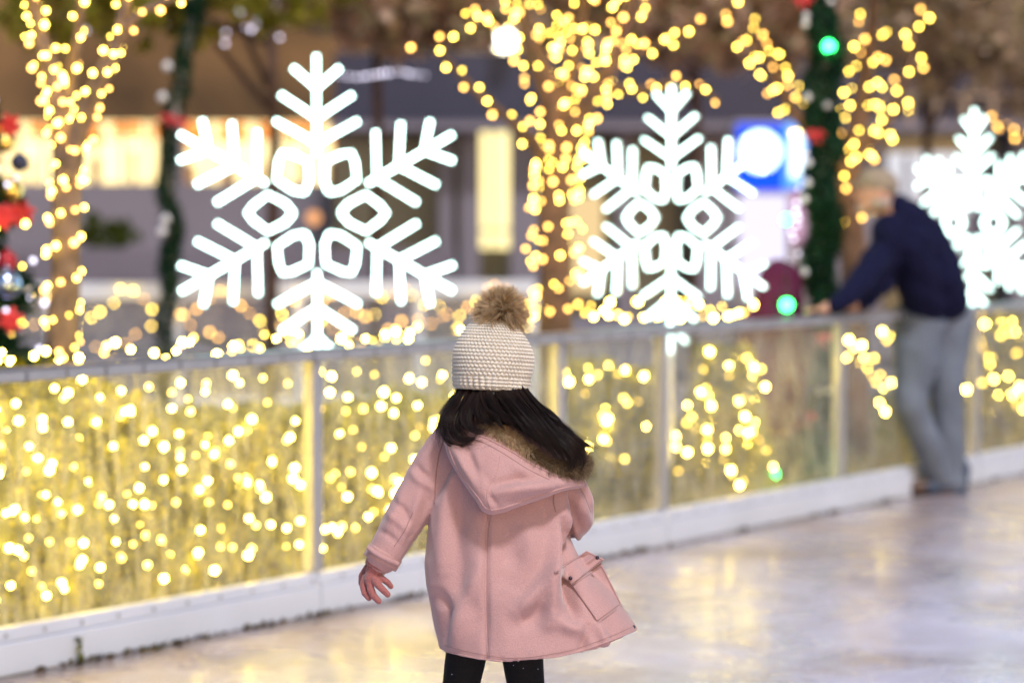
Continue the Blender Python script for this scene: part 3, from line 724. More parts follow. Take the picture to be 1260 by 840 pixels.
# ------------------------------------------------------------ buildings across the plaza
DB = 40.0
def wx(px, D=DB): return (px-630)/FPX*D
def wz(py, D=DB): return CAMH+(270-py)/FPX*D
def slab(k, x0, x1, y0, y1, D, th, mi=0, bev=0): # pixel rectangle at distance D, front face at D
    a = Vector((wx(x0, D), D, wz(y1, D))); k.frame(a, (wx(x1, D)-wx(x0, D), 0, 0), (0, th, 0), (0, 0, wz(y0, D)-wz(y1, D)), mi, bev)
brick = mat('brown_brick', (.17, .095, .04), .85, bump=.3, bscale=3, var=.6, vscale=.45)
greyw = mat('grey_render', (.21, .19, .235), .8, var=.1, vscale=.6)
navy = mat('navy_fascia', (.03, .03, .065), .6, var=.1, vscale=1)
tan = mat('tan_panel', (.36, .26, .19), .7, var=.15, vscale=.7)
darkm = mat('dark_mullion', (.1, .08, .09), .5)
lamp_cream = emitter('shop_light_cream', (1.0, .76, .36), 1.5); lamp_orange = emitter('shop_light_orange', (1.0, .30, .05), 1.0)
lamp_yel = emitter('door_light', (1.0, .82, .38), 1.1); lamp_white = emitter('white_lamp', (.8, .95, 1.0), 7.0); lamp_wy = emitter('floodlight_lens', (1.0, .95, .7), 9.0)
zb = -.1
def wallpart(k, x0, x1, ytop, D, th, zbot=0., mi=0): k.frame(Vector((wx(x0, D), D, zbot)), (wx(x1, D)-wx(x0, D), 0, 0), (0, th, 0), (0, 0, wz(ytop, D)-zbot), mi)
bl = empty('shop_building', (wx(-100), DB, 0), 'brown brick shop building with a row of lit windows behind the large snowflake', 'building', 'buildings across the plaza')
k = MB(); slab(k, -900, 540, -520, 149, DB, 8); k.build('upper_wall', brick, bl)
k = MB(); k.frame(Vector((wx(-900), DB, 0)), (wx(540)-wx(-900), 0, 0), (0, 8, 0), (0, 0, wz(226))); k.build('lower_wall', greyw, bl)
shopd = mat('shop_display', (.5, .28, .12), .7, var=.3, vscale=3)
def shopwin(parent, x0, x1, y0, y1, cols, ocol=True):
    k = MB(); slab(k, x0, x1, y0, y1, DB+.6, .05); w_ = k.build('window', lamp_cream, parent)
    if ocol:
        r2 = random.Random(int(x0)); k = MB(); x = x0
        while x < x1-6:
            d_ = r2.uniform(30, 60); k = MB(); slab(k, x, min(x1, x+d_-12), y0+3, y0+r2.uniform(14, 34), DB+.45, .03); x += d_; k.build('hanging_lamp', lamp_orange, w_)
        x = x0
        while x < x1-10:
            d_ = r2.uniform(30, 70); k = MB(); slab(k, x+r2.uniform(0, 8), x+d_*.35, y1-r2.uniform(14, 40), y1, DB+.35, .1); x += d_; k.build('display', shopd, w_)

    k = MB(); x = x0
    while x <= x1+1: slab(k, x-1.2, x+1.2, y0, y1, DB+.1, .1); x += (x1-x0)/cols
    slab(k, x0, x1, y0+22, y0+24, DB+.12, .06)
    k.build('mullion', darkm, w_)
k = MB()
for a, b_ in ((-900, -10), (216, 226), (505, 540)): slab(k, a, b_, 149.2, 225.8, DB+.02, .9)
k.build('pier', greyw, bl)
shopwin(bl, -10, 216, 149.5, 225.5, 7); shopwin(bl, 226, 505, 149.5, 225.5, 9)
br = empty('pavilion_building', (wx(700), DB-3, 0), 'long dark-roofed pavilion with lit doorways and glazing at the right', 'building', 'buildings across the plaza')
D2 = DB-3
k = MB(); slab(k, 412, 1700, 66, 150, D2, 3); k.build('roof_fascia', navy, br)
k = MB(); slab(k, 405, 1705, 150.5, 160, D2-.3, 3.3); k.build('roof_edge', greyw, br)
k = MB(); slab(k, 560, 1700, -600, 66, D2+1.5, 3); k.build('upper_wall', tan, br)
k = MB()
for x in range(1080, 1400, 34): slab(k, x, x+7, 118, 152, D2-.12, .1)
slab(k, 1080, 1500, 116, 120, D2-.14, .12); k.build('balcony_screen', tan, br)
k = MB(); x = 540
colsx = ((540, 556), (566, 590), (628, 700), (760, 780), (850, 905), (1000, 1090), (1250, 1700)); 
for a, b_ in colsx: k.frame(Vector((wx(a, D2), D2+.3, 0)), (wx(b_, D2)-wx(a, D2), 0, 0), (0, .6, 0), (0, 0, wz(161, D2)))
k.build('wall', greyw, br)
gg = mat('dim_glazing', (.17, .17, .15), .25, spec=.6, var=.3, vscale=.5)
k = MB(); k.frame(Vector((wx(405, D2), D2+1.2, 0)), (wx(1700, D2)-wx(405, D2), 0, 0), (0, .1, 0), (0, 0, wz(161, D2))); k.build('glazing', gg, br)
k = MB(); slab(k, 591, 627, 163, 306, D2+.5, .05); k.build('lit_doorway', lamp_yel, br)
k = MB(); slab(k, 700.5, 742, 240, 360, D2+.5, .05); k.build('lit_doorway', emitter('door_light_dim', (1.0, .72, .36), .6), br)
k = MB(); slab(k, 604, 607, 163, 306, D2+.42, .05); slab(k, 591, 627, 282, 285, D2+.4, .05); k.build('door_frame', darkm, br)
# storefront behind the man
k = MB(); slab(k, 1092, 1196, 188, 330, D2+.1, .1); so_ = k.build('storefront', emitter('storefront_light', (.95, .93, 1.0), .55), br)
k = MB(); slab(k, 1134, 1147, 200, 250, D2-.05, .1); slab(k, 1156, 1161, 200, 300, D2-.05, .1); k.build('orange_banner', mat('orange_banner', (.75, .33, .08), .6), so_)
k = MB(); slab(k, 1112, 1118, 192, 330, D2-.08, .1); slab(k, 1176, 1180, 192, 330, D2-.08, .1); slab(k, 1092, 1196, 262, 330, D2-.06, .1); k.build('storefront_frame', greyw, so_)
k = MB(); slab(k, 1196.5, 1249, 185, 330, D2+.5, .1); k.build('dark_panel', navy, br)
def wall_lamp(px, py, D, r, m_, label):
    c = P(px, py, D); root = empty('wall_lamp', c+Vector((0, .2, 0)), label, 'wall lamp', 'lamps on the buildings')
    k = MB(); k.sphere(c, (r, r*.6, r), 16, 10); k.build('lens', m_, root, True)
    k = MB(); k.tube([c+Vector((0, r*.3, 0)), c+Vector((0, .6, 0))], [r*1.05, r*.4], 14); k.build('housing', darkm, root)
wall_lamp(620, 50, D2-.5, .16, lamp_wy, 'bright white floodlight above the dark roof, left of the middle tree')
wall_lamp(386, 268, D2-.6, .10, emitter('orange_lamp', (1.0, .45, .18), .9), 'dim orange lamp seen through the heart of the large snowflake')
# steps, low walls and shrubs in front of the buildings
k = MB(); k.frame(Vector((wx(-300, 30), 30, 0)), (wx(560, 30)-wx(-300, 30), 0, 0), (0, .6, 0), (0, 0, wz(306, 30)), 0, .02)
props(k.build('low_wall', mat('dim_concrete', (.17, .15, .19), .8, var=.15, vscale=.8), None), 'low grey wall across the plaza in front of the shop', 'low wall')
b0 = atz(120, 0, 33); rt = empty('planter_hedge', b0, 'dark clipped shrub in front of the shop, right of the left tree', 'shrub')
pts = blob_points([(wx(115, 33), 33, 1.35, .42, .4, .22), (wx(150, 33), 33, 1.25, .35, .4, .2), (wx(130, 33), 33, .8, .5, .4, .5)], 3500)
link('foliage', leaves_mesh(pts, .06, 1.4), leafmat('dark_shrub_leaf', [(.04, .07, .01), (.1, .12, .02), (.06, .08, .02)]), rt, False)

# kiosk with a backlit blue sign
DK = 26.0
kk = empty('advertising_kiosk', (wx(950, DK), DK, 0), 'tall kiosk with a backlit blue sign over a pale poster, right of the middle snowflake', 'kiosk')
k = MB(); k.frame(Vector((wx(902, DK), DK, 0)), (wx(996, DK)-wx(902, DK), 0, 0), (0, .6, 0), (0, 0, wz(148, DK)), 0, .02); k.build('body', mat('kiosk_grey', (.4, .38, .45), .5), kk)
k = MB(); slab(k, 906, 962, 153, 234, DK-.03, .03); sg = k.build('sign_panel', emitter('blue_sign', (.01, .09, .95), .85), kk)
k = MB(); c = Vector((wx(934, DK), DK-.06, wz(187, DK))); k.tube([(c.x, c.y, c.z), (c.x, c.y+.02, c.z)], .22, 32); k.build('white_disc', emitter('sign_disc', (.7, .95, 1.0), 2.2), sg)
k = MB(); slab(k, 963.5, 994, 153, 234, DK-.03, .03); sg = k.build('sign_panel', emitter('blue_sign_side', (.1, .35, 1.0), 1.0), kk)
k = MB(); c = Vector((wx(978, DK), DK-.06, wz(190, DK))); k.box((c.x, c.y, c.z), (.13, .02, .5), 0, .008); k.build('white_bar', emitter('sign_bar', (.8, .97, 1.0), 1.6), sg)
k = MB(); slab(k, 910, 968, 240, 352, DK-.03, .03); k.build('poster_panel', emitter('poster', (.78, .74, .95), .8), kk)
k = MB(); slab(k, 972, 990, 232, 300, DK-.035, .03); k.build('pink_poster', emitter('poster_pink', (.75, .4, .6), .5), kk)
# ============================================================ the girl
D0 = 5.61
def K(px, py, dy=0.0): return P(px, py, D0+dy)
def interp(rows, y):
    ys = [r[0] for r in rows]; return [float(np.interp(y, ys, [r[i] for r in rows])) for i in range(1, len(rows[0]))]
base = ground(612, 1058)
skin = mat('skin', (.62, .38, .29), .5, spec=.4)
girl = empty('person', (base.x, base.y, 0), 'child seen from behind in a pink hooded coat and a cream pompom hat', 'person')

# body under the clothes: one continuous surface with head, face, arms and hands
b = MB()
HC = K(603, 458, .0)
b.sphere(HC, (.070, .083, .088), 20, 14); b.sphere(HC+Vector((0, .028, -.05)), (.045, .045, .04), 14, 10)
b.sphere(HC+Vector((0, .087, -.018)), (.011, .013, .014), 10, 8)                                        # nose
for s in (-1, 1): b.sphere(HC+Vector((s*.072, 0, -.01)), (.010, .018, .026), 10, 8); b.sphere(HC+Vector((s*.034, .058, -.03)), (.024, .02, .024), 10, 8)
b.chain([(K(603, 490, .0), .036), (K(605, 525, 0), .040)])
b.chain([(K(606, 545, 0), .07), (K(612, 620, 0), .085), (K(614, 700, 0), .088), (K(612, 755, 0), .085)])
b.chain([(K(560, 545, 0), .036), (K(518, 610, 0), .030), (K(486, 672, .0), .024), (K(464, 704, -.005), .018)])
b.chain([(K(672, 560, 0), .036), (K(705, 612, 0), .031), (K(712, 640, .03), .028), (K(706, 648, .15), .024), (K(704, 640, .2), .02)])
for hx, kx, ax in ((583, 568, 566), (636, 646, 644)):
    b.chain([(K(hx, 755, 0), .045), (K(kx, 850, .0), .032), (K(kx, 900, .01), .028), (K(ax, 990, .0), .021), (K(ax, 1030, .0), .021)])
    b.capsule(K(ax, 1030, .0), .026, K(ax, 1030, .10), .022)
body = link('body', remeshed(b, .006, 5), skin, girl)
for s in (-1, 1):
    k = MB(); k.sphere(HC+Vector((s*.027, .077, .0)), (.009, .006, .007), 10, 8); k.build('eye', mat('eye', (.03, .02, .02), .2), body, True)
k = MB(); k.sphere(HC+Vector((0, .078, -.046)), (.018, .005, .005), 12, 8); k.build('mouth', mat('lips', (.5, .14, .13), .4), body, True)

# leggings, boots with skates
leg = mat('black_leggings', (.006, .006, .008), .8, bump=.3, bscale=300, spec=.2)
k = MB()
for hx, kx, ax, w_ in ((583, 566, 566, 0), (636, 648, 644, 0)):
    k.chain([(K(hx, 745, .005), .066), (K((hx+kx)/2, 800, .005), .050), (K(kx, 850, .0), .0435), (K(kx, 900, .01), .040), (K(ax, 985, .0), .031)])
seqm = mat('sequin', (.8, .8, .9), .1, .9)
lo = link('leggings', remeshed(k, .006, 4), leg, girl)
for _ in range(11):
    k = MB()
    a_ = rng.uniform(0, .35); px_ = [566, 648][rng.integers(0, 2)]+rng.uniform(-16, 16); k.sphere(K(px_, 806+a_*110, -.045+abs(rng.normal(0, .004))), .0012, 6, 4); k.build('sequin', seqm, lo)
for ax in (566, 644):
    k = MB(); k.chain([(K(ax, 975, .0), .040), (K(ax, 1015, .0), .042), (K(ax, 1028, .06), .036), (K(ax, 1030, .12), .028)])
    bo = link('ice_skate', remeshed(k, .005, 4), mat('skate_boot', (.75, .75, .78), .35), girl)
    k = MB(); a0 = K(ax, 1036, 0); k.frame(Vector((a0.x-.002, a0.y-.06, .0)), (.004, 0, 0), (0, .21, 0), (0, 0, .05), 0, .001); k.build('blade', M['alu'], bo)

# ---- coat
m = bpy.data.materials.new('pink_wool'); m.use_nodes = True; nt = m.node_tree; N = nt.nodes; L = nt.links; pb = N['Principled BSDF']
tc = N.new('ShaderNodeTexCoord'); n1 = N.new('ShaderNodeTexNoise'); n1.inputs['Scale'].default_value = 9; n1.inputs['Detail'].default_value = 6; L.new(tc.outputs['Object'], n1.inputs['Vector'])
n2 = N.new('ShaderNodeTexNoise'); n2.inputs['Scale'].default_value = 260; n2.inputs['Detail'].default_value = 3; L.new(tc.outputs['Object'], n2.inputs['Vector'])
x = N.new('ShaderNodeMix'); x.data_type = 'RGBA'; x.inputs[6].default_value = (*COAT, 1); x.inputs[7].default_value = (COAT[0]*1.22, COAT[1]*1.32, COAT[2]*1.36, 1); L.new(n1.outputs['Fac'], x.inputs[0])
n3 = N.new('ShaderNodeTexNoise'); n3.inputs['Scale'].default_value = 420; n3.inputs['Detail'].default_value = 2; L.new(tc.outputs['Object'], n3.inputs['Vector'])
rv = N.new('ShaderNodeMapRange'); rv.inputs[1].default_value = .3; rv.inputs[2].default_value = .7; rv.inputs[3].default_value = .9; rv.inputs[4].default_value = 1.1; L.new(n3.outputs['Fac'], rv.inputs[0])
y = N.new('ShaderNodeHueSaturation'); L.new(x.outputs[2], y.inputs['Color']); L.new(rv.outputs[0], y.inputs['Value'])
L.new(y.outputs[0], pb.inputs['Base Color']); pb.inputs['Roughness'].default_value = .85; pb.inputs['Sheen Weight'].default_value = .35; pb.inputs['Sheen Roughness'].default_value = .45; pb.inputs['Specular IOR Level'].default_value = .25
bp = N.new('ShaderNodeBump'); bp.inputs['Strength'].default_value = .6; bp.inputs['Distance'].default_value = .002; L.new(n2.outputs['Fac'], bp.inputs['Height']); L.new(bp.outputs[0], pb.inputs['Normal'])
M['wool'] = m
rows = [ # py, left, right, depth radius, y shift
 (498, 590, 630, .045, 0), (512, 574, 650, .060, 0), (524, 556, 672, .072, 0), (538, 542, 690, .084, 0), (560, 536, 700, .096, 0), (590, 532, 702, .105, 0),
 (625, 531, 698, .112, 0), (655, 526, 700, .120, 0), (693, 522, 716, .130, 0), (720, 524, 744, .138, 0), (740, 529, 762, .145, 0), (773, 535, 785, .15, 0), (800, 541, 792, .155, 0), (830, 542, 794, .155, 0)]
def hem(x_): return float(np.interp(x_, [543, 560, 600, 640, 700, 750, 786], [799, 804, 812, 815, 805, 788, 774]))
NU, NV = 120, 90
cv = MB()
for j in range(NV+1):
    v_ = j/NV
    for i in range(NU):
        th = 2*math.pi*i/NU; c_, s_ = math.cos(th), math.sin(th)
        hy = hem(664.5+124*c_)
        if s_ > 0: hy -= 10*s_
        py = 498+(hy-498)*v_
        l, r_, d_, ysh = interp(rows, py)
        ex = .78
        cx = (l+r_)/2; hw = (r_-l)/2
        cc_ = math.copysign(abs(c_)**ex, c_); ss_ = math.copysign(abs(s_)**.9, s_)
        cv.v.append(tuple(K(cx+hw*cc_, py, d_*ss_+ysh)))
for j in range(NV):
    for i in range(NU):
        a_ = j*NU+i; b_ = j*NU+(i+1) % NU; cv.f.append((a_, b_, b_+NU, a_+NU)); cv.m.append(0)
cv.f.append(tuple(range(NU))[::-1]); cv.m.append(0); cv.f.append(tuple(NV*NU+i for i in range(NU))); cv.m.append(0)
# sleeves
SL = [(552, 545, .0, .046), (533, 575, -.005, .050), (513, 612, -.012, .050), (496, 642, -.018, .0475), (481, 668, -.022, .043), (472, 684, -.025, .040)]
cv.chain([(K(a_, b_, c_), r_) for a_, b_, c_, r_ in SL])
SR = [(676, 568, .0, .046), (694, 592, -.002, .047), (706, 618, -.004, .047), (708, 634, .02, .045), (707, 640, .07, .042), (704, 640, .13, .038)]
cv.chain([(K(a_, b_, c_), r_) for a_, b_, c_, r_ in SR])
# folds: (polyline in photo pixels, half width px, height m); positive = ridge towards the viewer
FOLDS = [
 ([(688, 600), (684, 640), (682, 690), (680, 735), (676, 765)], 11, .012),
 ([(700, 650), (697, 690), (702, 735), (706, 758)], 9, -.016),
 ([(682, 700), (664, 722), (648, 742), (640, 752)], 10, .007),
 ([(672, 745), (655, 760), (640, 768)], 12, -.006),
 ([(690, 640), (694, 668), (700, 690)], 5, .006), ([(683, 640), (688, 665), (690, 690)], 4, -.008),
 ([(703, 640), (712, 665), (722, 676)], 5, .006),
 ([(686, 762), (700, 770), (716, 776)], 9, .006),
 ([(722, 770), (718, 790), (714, 803)], 5, -.005), ([(735, 768), (742, 785), (746, 793)], 6, .005),
 ([(552, 580), (546, 640), (545, 700)], 10, .006), ([(566, 600), (560, 660), (566, 720), (585, 760)], 16, -.007),
 ([(590, 700), (572, 740), (560, 790)], 12, .006), ([(541, 730), (552, 750), (548, 790)], 7, -.006),
 ([(616, 640), (640, 700), (632, 730)], 20, -.005), ([(655, 640), (650, 690), (628, 740)], 14, .005),
 ([(560, 560), (550, 580), (541, 610)], 6, -.006),
 ([(600, 625), (598, 700), (598, 812)], 4, -.0035),
]
SF = [ # sleeve wrinkles
 ([(512, 572), (520, 582), (533, 590)], 3.5, -.0045), ([(504, 578), (514, 590), (530, 600)], 4.5, .0045),
 ([(484, 615), (496, 626), (505, 640)], 4, -.0045), ([(476, 630), (490, 641), (500, 652)], 4.5, .0045), ([(466, 652), (478, 658), (490, 668)], 4, -.004),
 ([(515, 610), (506, 640), (492, 668)], 4, .004), ([(497, 600), (490, 625), (474, 655)], 5, .004), ([(524, 596), (526, 615), (520, 634)], 5, -.005),
 ([(696, 592), (712, 612), (722, 640)], 5, .004), ([(690, 604), (703, 625), (712, 650)], 5, -.004), ([(706, 590), (722, 612), (730, 636)], 3, -.003)]
cam0 = np.array((0, 0, CAMH))
def topx(co):
    d_ = co-cam0; Dp = d_[:, 1]*CP-d_[:, 2]*SP; v_ = d_[:, 1]*SP+d_[:, 2]*CP
    return 630+FPX*d_[:, 0]/Dp, 420-FPX*v_/Dp
def folds_disp(folds, wob=.0, gain=2.3):
    def f(co, no):
        px_, py_ = topx(co); back = np.clip(-no[:, 1]*1.6+.25, 0, 1); add = np.zeros(len(co))
        for pl, w_, h_ in folds:
            pl = np.array(pl, float); best = np.full(len(co), 1e9); par = np.zeros(len(co)); n_ = len(pl)-1
            for q in range(n_):
                a_, b_ = pl[q], pl[q+1]; ab = b_-a_; t_ = np.clip(((px_-a_[0])*ab[0]+(py_-a_[1])*ab[1])/(ab@ab), 0, 1)
                d2 = np.hypot(px_-a_[0]-t_*ab[0], py_-a_[1]-t_*ab[1]); m_ = d2 < best; best[m_] = d2[m_]; par[m_] = (q+t_[m_])/n_
            amp = np.sin(np.clip(par*.86+.07, 0, 1)*math.pi)**.6
            add += gain*h_*amp*np.exp(-(best/w_)**2)
        if wob:
            add += wob*np.array([noise.noise(Vector(c)*7)+.5*noise.noise(Vector(c)*19) for c in co])
            add += .0035*np.array([max(0., .35-abs(noise.noise(Vector((c[0]*9+c[2]*3, c[1]*9, c[2]*5)))))/.35 for c in co])
        co = co.copy(); co += no*(add*back)[:, None]; return co
    return f
cme = remeshed(cv, .0045, 8, folds_disp([(p_, w_, h_*1.25) for p_, w_, h_ in FOLDS]+[(p_, w_, h_*.65) for p_, w_, h_ in SF], .003))
coat = link('coat', cme, M['wool'], girl)
def bvh_of(o):
    off = origin_of(o); vs = [v.co+off for v in o.data.vertices]; return BVHTree.FromPolygons(vs, [tuple(p.vertices) for p in o.data.polygons])
CB = bvh_of(coat)
CAM0 = Vector((0, 0, CAMH))
def drape(px, py, bv=None, lift=.0, default=-.1):
    d_ = (P(px, py, 1.0)-CAM0).normalized(); h_ = (bv or CB).ray_cast(CAM0, d_, 8)
    return (h_[0]-d_*lift) if h_[0] is not None and h_[0].y < D0+.12 else None
def seam(name, pl, r_=.0012, lift=.0, n=40, mt=None, parent=coat, bv=None):
    pts = [drape(float(a_), float(b_), bv, lift) for a_, b_ in spline(pl, n)]; pts = [p for p in pts if p is not None]
    if len(pts) > 2: k = MB(); k.tube(pts, r_, 6); return k.build(name, mt or M['wool'], parent, True)
seamd = mat('stitched_edge', tuple(c*.72 for c in COAT), .85, sheen=.3)
seam('centre_seam', [(601, 632), (598, 660), (597, 700), (597, 750), (600, 811)], .0013, .0)
seam('stitching', [(603.5, 634), (600.5, 660), (599.5, 700), (599.5, 750), (602.5, 809)], .0006, .0004, mt=seamd)
seam('stitching', [(546, 793), (562, 798), (600, 806), (640, 809), (700, 800), (750, 783), (782, 769)], .0006, .0004, 90, seamd)
seam('hem_edge', [(546, 800), (562, 804), (600, 811), (640, 814), (700, 804), (750, 788), (783, 774)], .0022, .0, 90)
seam('sleeve_seam', [(548, 535), (540, 560), (536, 590), (535, 620)], .0016, 0, 30, seamd)
seam('sleeve_seam', [(508, 630), (498, 652), (485, 672)], .0011, 0, 30, seamd)
seam('sleeve_seam', [(700, 584), (716, 604), (727, 630)], .0011, 0, 30, seamd)
seam('sleeve_seam', [(684, 596), (681, 616), (684, 630)], .0016, 0, 30, seamd)

def patch(name, corners, lift, thick, parent=coat, nu=26, nv=16, mt=None, edge=True, belly=0.):
    """cloth piece lying on the coat: corners TL,TR,BR,BL in photo pixels"""
    TL, TR, BR, BL = [np.array(c, float) for c in corners]; g = []; dep = np.zeros((nv+1, nu+1)); px_ = np.zeros((nv+1, nu+1, 2))
    for j in range(nv+1):
        for i in range(nu+1):
            u_, v_ = i/nu, j/nv; q = (TL*(1-u_)+TR*u_)*(1-v_)+(BL*(1-u_)+BR*u_)*v_; px_[j, i] = q
            h_ = drape(q[0], q[1], None, 0); dep[j, i] = np.nan if h_ is None else project(h_)[2]
    last = np.nanmedian(dep)
    for j in range(nv+1):
        ok_ = [i for i in range(nu+1) if not np.isnan(dep[j, i])]
        for i in range(nu+1):
            if np.isnan(dep[j, i]): dep[j, i] = dep[j, min(ok_, key=lambda z_: abs(z_-i))] if ok_ else last
    for _ in range(6):
        pd = np.pad(dep, 1, 'edge'); dep = (pd[:-2, 1:-1]+pd[2:, 1:-1]+pd[1:-1, :-2]+pd[1:-1, 2:]+2*dep)/6
    k = MB()
    for layer in (0, 1):
        for j in range(nv+1):
            for i in range(nu+1):
                e = math.sin(math.pi*i/nu)*math.sin(math.pi*j/nv)
                k.v.append(tuple(P(px_[j, i, 0], px_[j, i, 1], dep[j, i]-lift-belly*e-(thick*min(1, 3*e+.5) if layer == 0 else -.004))))
    W = nu+1; T = (nv+1)*W
    for j in range(nv):
        for i in range(nu):
            a_ = j*W+i; k.f.append((a_, a_+W, a_+W+1, a_+1)); k.f.append((T+a_, T+a_+1, T+a_+W+1, T+a_+W))
    rim_ = [i for i in range(W)]+[j*W+nu for j in range(1, nv+1)]+[nv*W+i for i in range(nu-1, -1, -1)]+[j*W for j in range(nv-1, 0, -1)]
    for a_, b_ in zip(rim_, rim_[1:]+rim_[:1]): k.f.append((a_, b_, T+b_, T+a_))
    k.m = [0]*len(k.f); bm = bmesh.new(); me = k.mesh(); bm.from_mesh(me); bmesh.ops.recalc_face_normals(bm, faces=bm.faces); bm.to_mesh(me); bm.free()
    o_ = link(name, me, mt or M['wool'], parent)
    if edge:
        k = MB(); pts = [Vector(k_) for k_ in []]
        src = []
        for a_ in rim_: 
            j, i = divmod(a_, W); i2 = min(max(i, 1), nu-1); j2 = min(max(j, 1), nv-1)
            src.append(P(px_[j2, i2, 0], px_[j2, i2, 1], dep[j2, i2]-lift-thick-.0006-belly*math.sin(math.pi*i2/nu)*math.sin(math.pi*j2/nv)))
        k.tube(src+[src[0]], .0007, 5); k.build('pocket_stitching', seamd, parent, True)
    return o_, dep
patch('pocket', [(701, 718), (740, 692), (766, 745), (736, 767)], .0005, .0035, belly=.002)
pf, pd_ = patch('pocket_flap', [(682, 703), (722, 677), (744, 688), (704, 720)], .004, .006, belly=.002)
for a_, b_ in ((735, 686), (702, 711)):
    c_ = drape(a_, b_, None, .016) or K(a_, b_, -.08); k = MB(); k.tube([c_, c_+Vector((0, .008, 0))], .0042, 14); k.build('snap_stud', mat('dark_stud', (.05, .04, .06), .3, .7), coat, True)
c_ = drape(780, 771, None, .002) or K(780, 771, -.02); k = MB(); k.tube([c_, c_+Vector((0, .008, 0))], .004, 12); k.build('snap_stud', mat('dark_stud', (.05, .04, .06), .3, .7), coat, True)

# cuffs
def cuff(pts, r_, name='cuff'):
    k = MB(); q = spline([tuple(K(a_, b_, c_))+(rr,) for (a_, b_, c_), rr in zip(pts, r_)], 8)
    k.tube([Vector(s[:3]) for s in q], [s[3] for s in q], 28); return link(name, remeshed(k, .004, 3), M['wool'], coat)
cuff([(475, 678, -.024), (467, 693, -.027)], (.0445, .0425))
cuff([(704, 640, .12), (703, 640, .15)], (.043, .041))
k = MB(); q = [K(453, 673, -.055), K(462, 680, -.069), K(476, 688, -.069), K(490, 694, -.05)]
qs = spline([tuple(p) for p in q], 16); Wd = (K(0, 9)-K(0, 0))
k.tube([Vector(p) for p in qs], .0065, 8); so_ = link('cuff_strap', remeshed(k, .002, 2), M['wool'], coat)

# ---- hood hanging down the back
topc = [(550, 522, -.07), (566, 528, -.105), (592, 533, -.130), (622, 548, -.142), (652, 566, -.142), (684, 582, -.130), (718, 590, -.085)]
midc = [(546, 532, -.08), (562, 562, -.135), (590, 592, -.175), (616, 604, -.188), (652, 600, -.178), (690, 594, -.150), (718, 594, -.090)]
botc = [(547, 540, -.075), (560, 574, -.120), (586, 612, -.160), (604, 629, -.168), (646, 618, -.160), (688, 603, -.135), (717, 597, -.085)]
undc = [(550, 538, -.05), (566, 566, -.08), (592, 600, -.10), (608, 612, -.11), (646, 606, -.11), (684, 594, -.09), (712, 592, -.05)]
NUh = 60; cols = [spline(c_, NUh) for c_ in (topc, midc, botc, undc)]
up_in = [(a_, b_-4, c_+.05) for a_, b_, c_ in topc]; cols = [spline(up_in, NUh)]+cols
hm = MB(); NVh = 40; rowsn = []
for i in range(NUh):
    col = spline([c_[i] for c_ in cols], NVh)
    for c_ in col: hm.v.append(tuple(K(*c_)))
for i in range(NUh-1):
    for j in range(NVh-1):
        a_ = i*NVh+j; hm.f.append((a_, a_+1, a_+NVh+1, a_+NVh)); hm.m.append(0)
me = hm.mesh(); o_ = bpy.data.objects.new('t', me); C.objects.link(o_); sd = o_.modifiers.new('s', 'SOLIDIFY'); sd.thickness = .009; sd.offset = 0
rm = o_.modifiers.new('r', 'REMESH'); rm.mode = 'VOXEL'; rm.voxel_size = .0035; sm = o_.modifiers.new('m', 'SMOOTH'); sm.iterations = 6
dg = bpy.context.evaluated_depsgraph_get(); dg.update(); hme = bpy.data.meshes.new_from_object(o_.evaluated_get(dg)); bpy.data.objects.remove(o_)
HF = [([(606, 628), (600, 606), (592, 585), (584, 560)], 5, .003), ([(598, 600), (604, 612), (612, 622)], 4, -.003), ([(610, 606), (640, 601), (676, 598)], 6, .005), ([(606, 596), (640, 588), (680, 588)], 6, -.004),
      ([(556, 545), (572, 575), (592, 605)], 5, .004), ([(572, 548), (584, 572), (598, 592)], 6, -.004), ([(620, 620), (650, 612), (690, 600)], 4, -.002), ([(630, 572), (650, 585), (672, 592)], 6, .003)]
n_ = len(hme.vertices); co_ = np.empty(n_*3); hme.vertices.foreach_get('co', co_); no_ = np.empty(n_*3); hme.vertices.foreach_get('normal', no_)
co_ = folds_disp(HF, .002)(co_.reshape(-1, 3), no_.reshape(-1, 3)); hme.vertices.foreach_set('co', co_.ravel()); hme.update()
hood = link('hood', hme, M['wool'], coat); HB = bvh_of(hood)
seam('hood_band', [(572, 537), (594, 544), (620, 558), (648, 576), (676, 590)], .0011, 0, 40, seamd, hood, HB)
seam('hood_band', [(576, 533), (596, 538), (624, 552), (654, 570), (686, 586)], .0026, 0, 40, None, hood, HB)
seam('hood_seam', [(604, 627), (599, 610), (602, 598), (612, 580), (616, 560)], .0012, 0, 30, None, hood, HB)
seam('hood_edge', [(549, 541), (561, 573), (587, 610), (604, 627), (646, 616), (686, 602), (714, 596)], .0018, 0, 60, None, hood, HB)

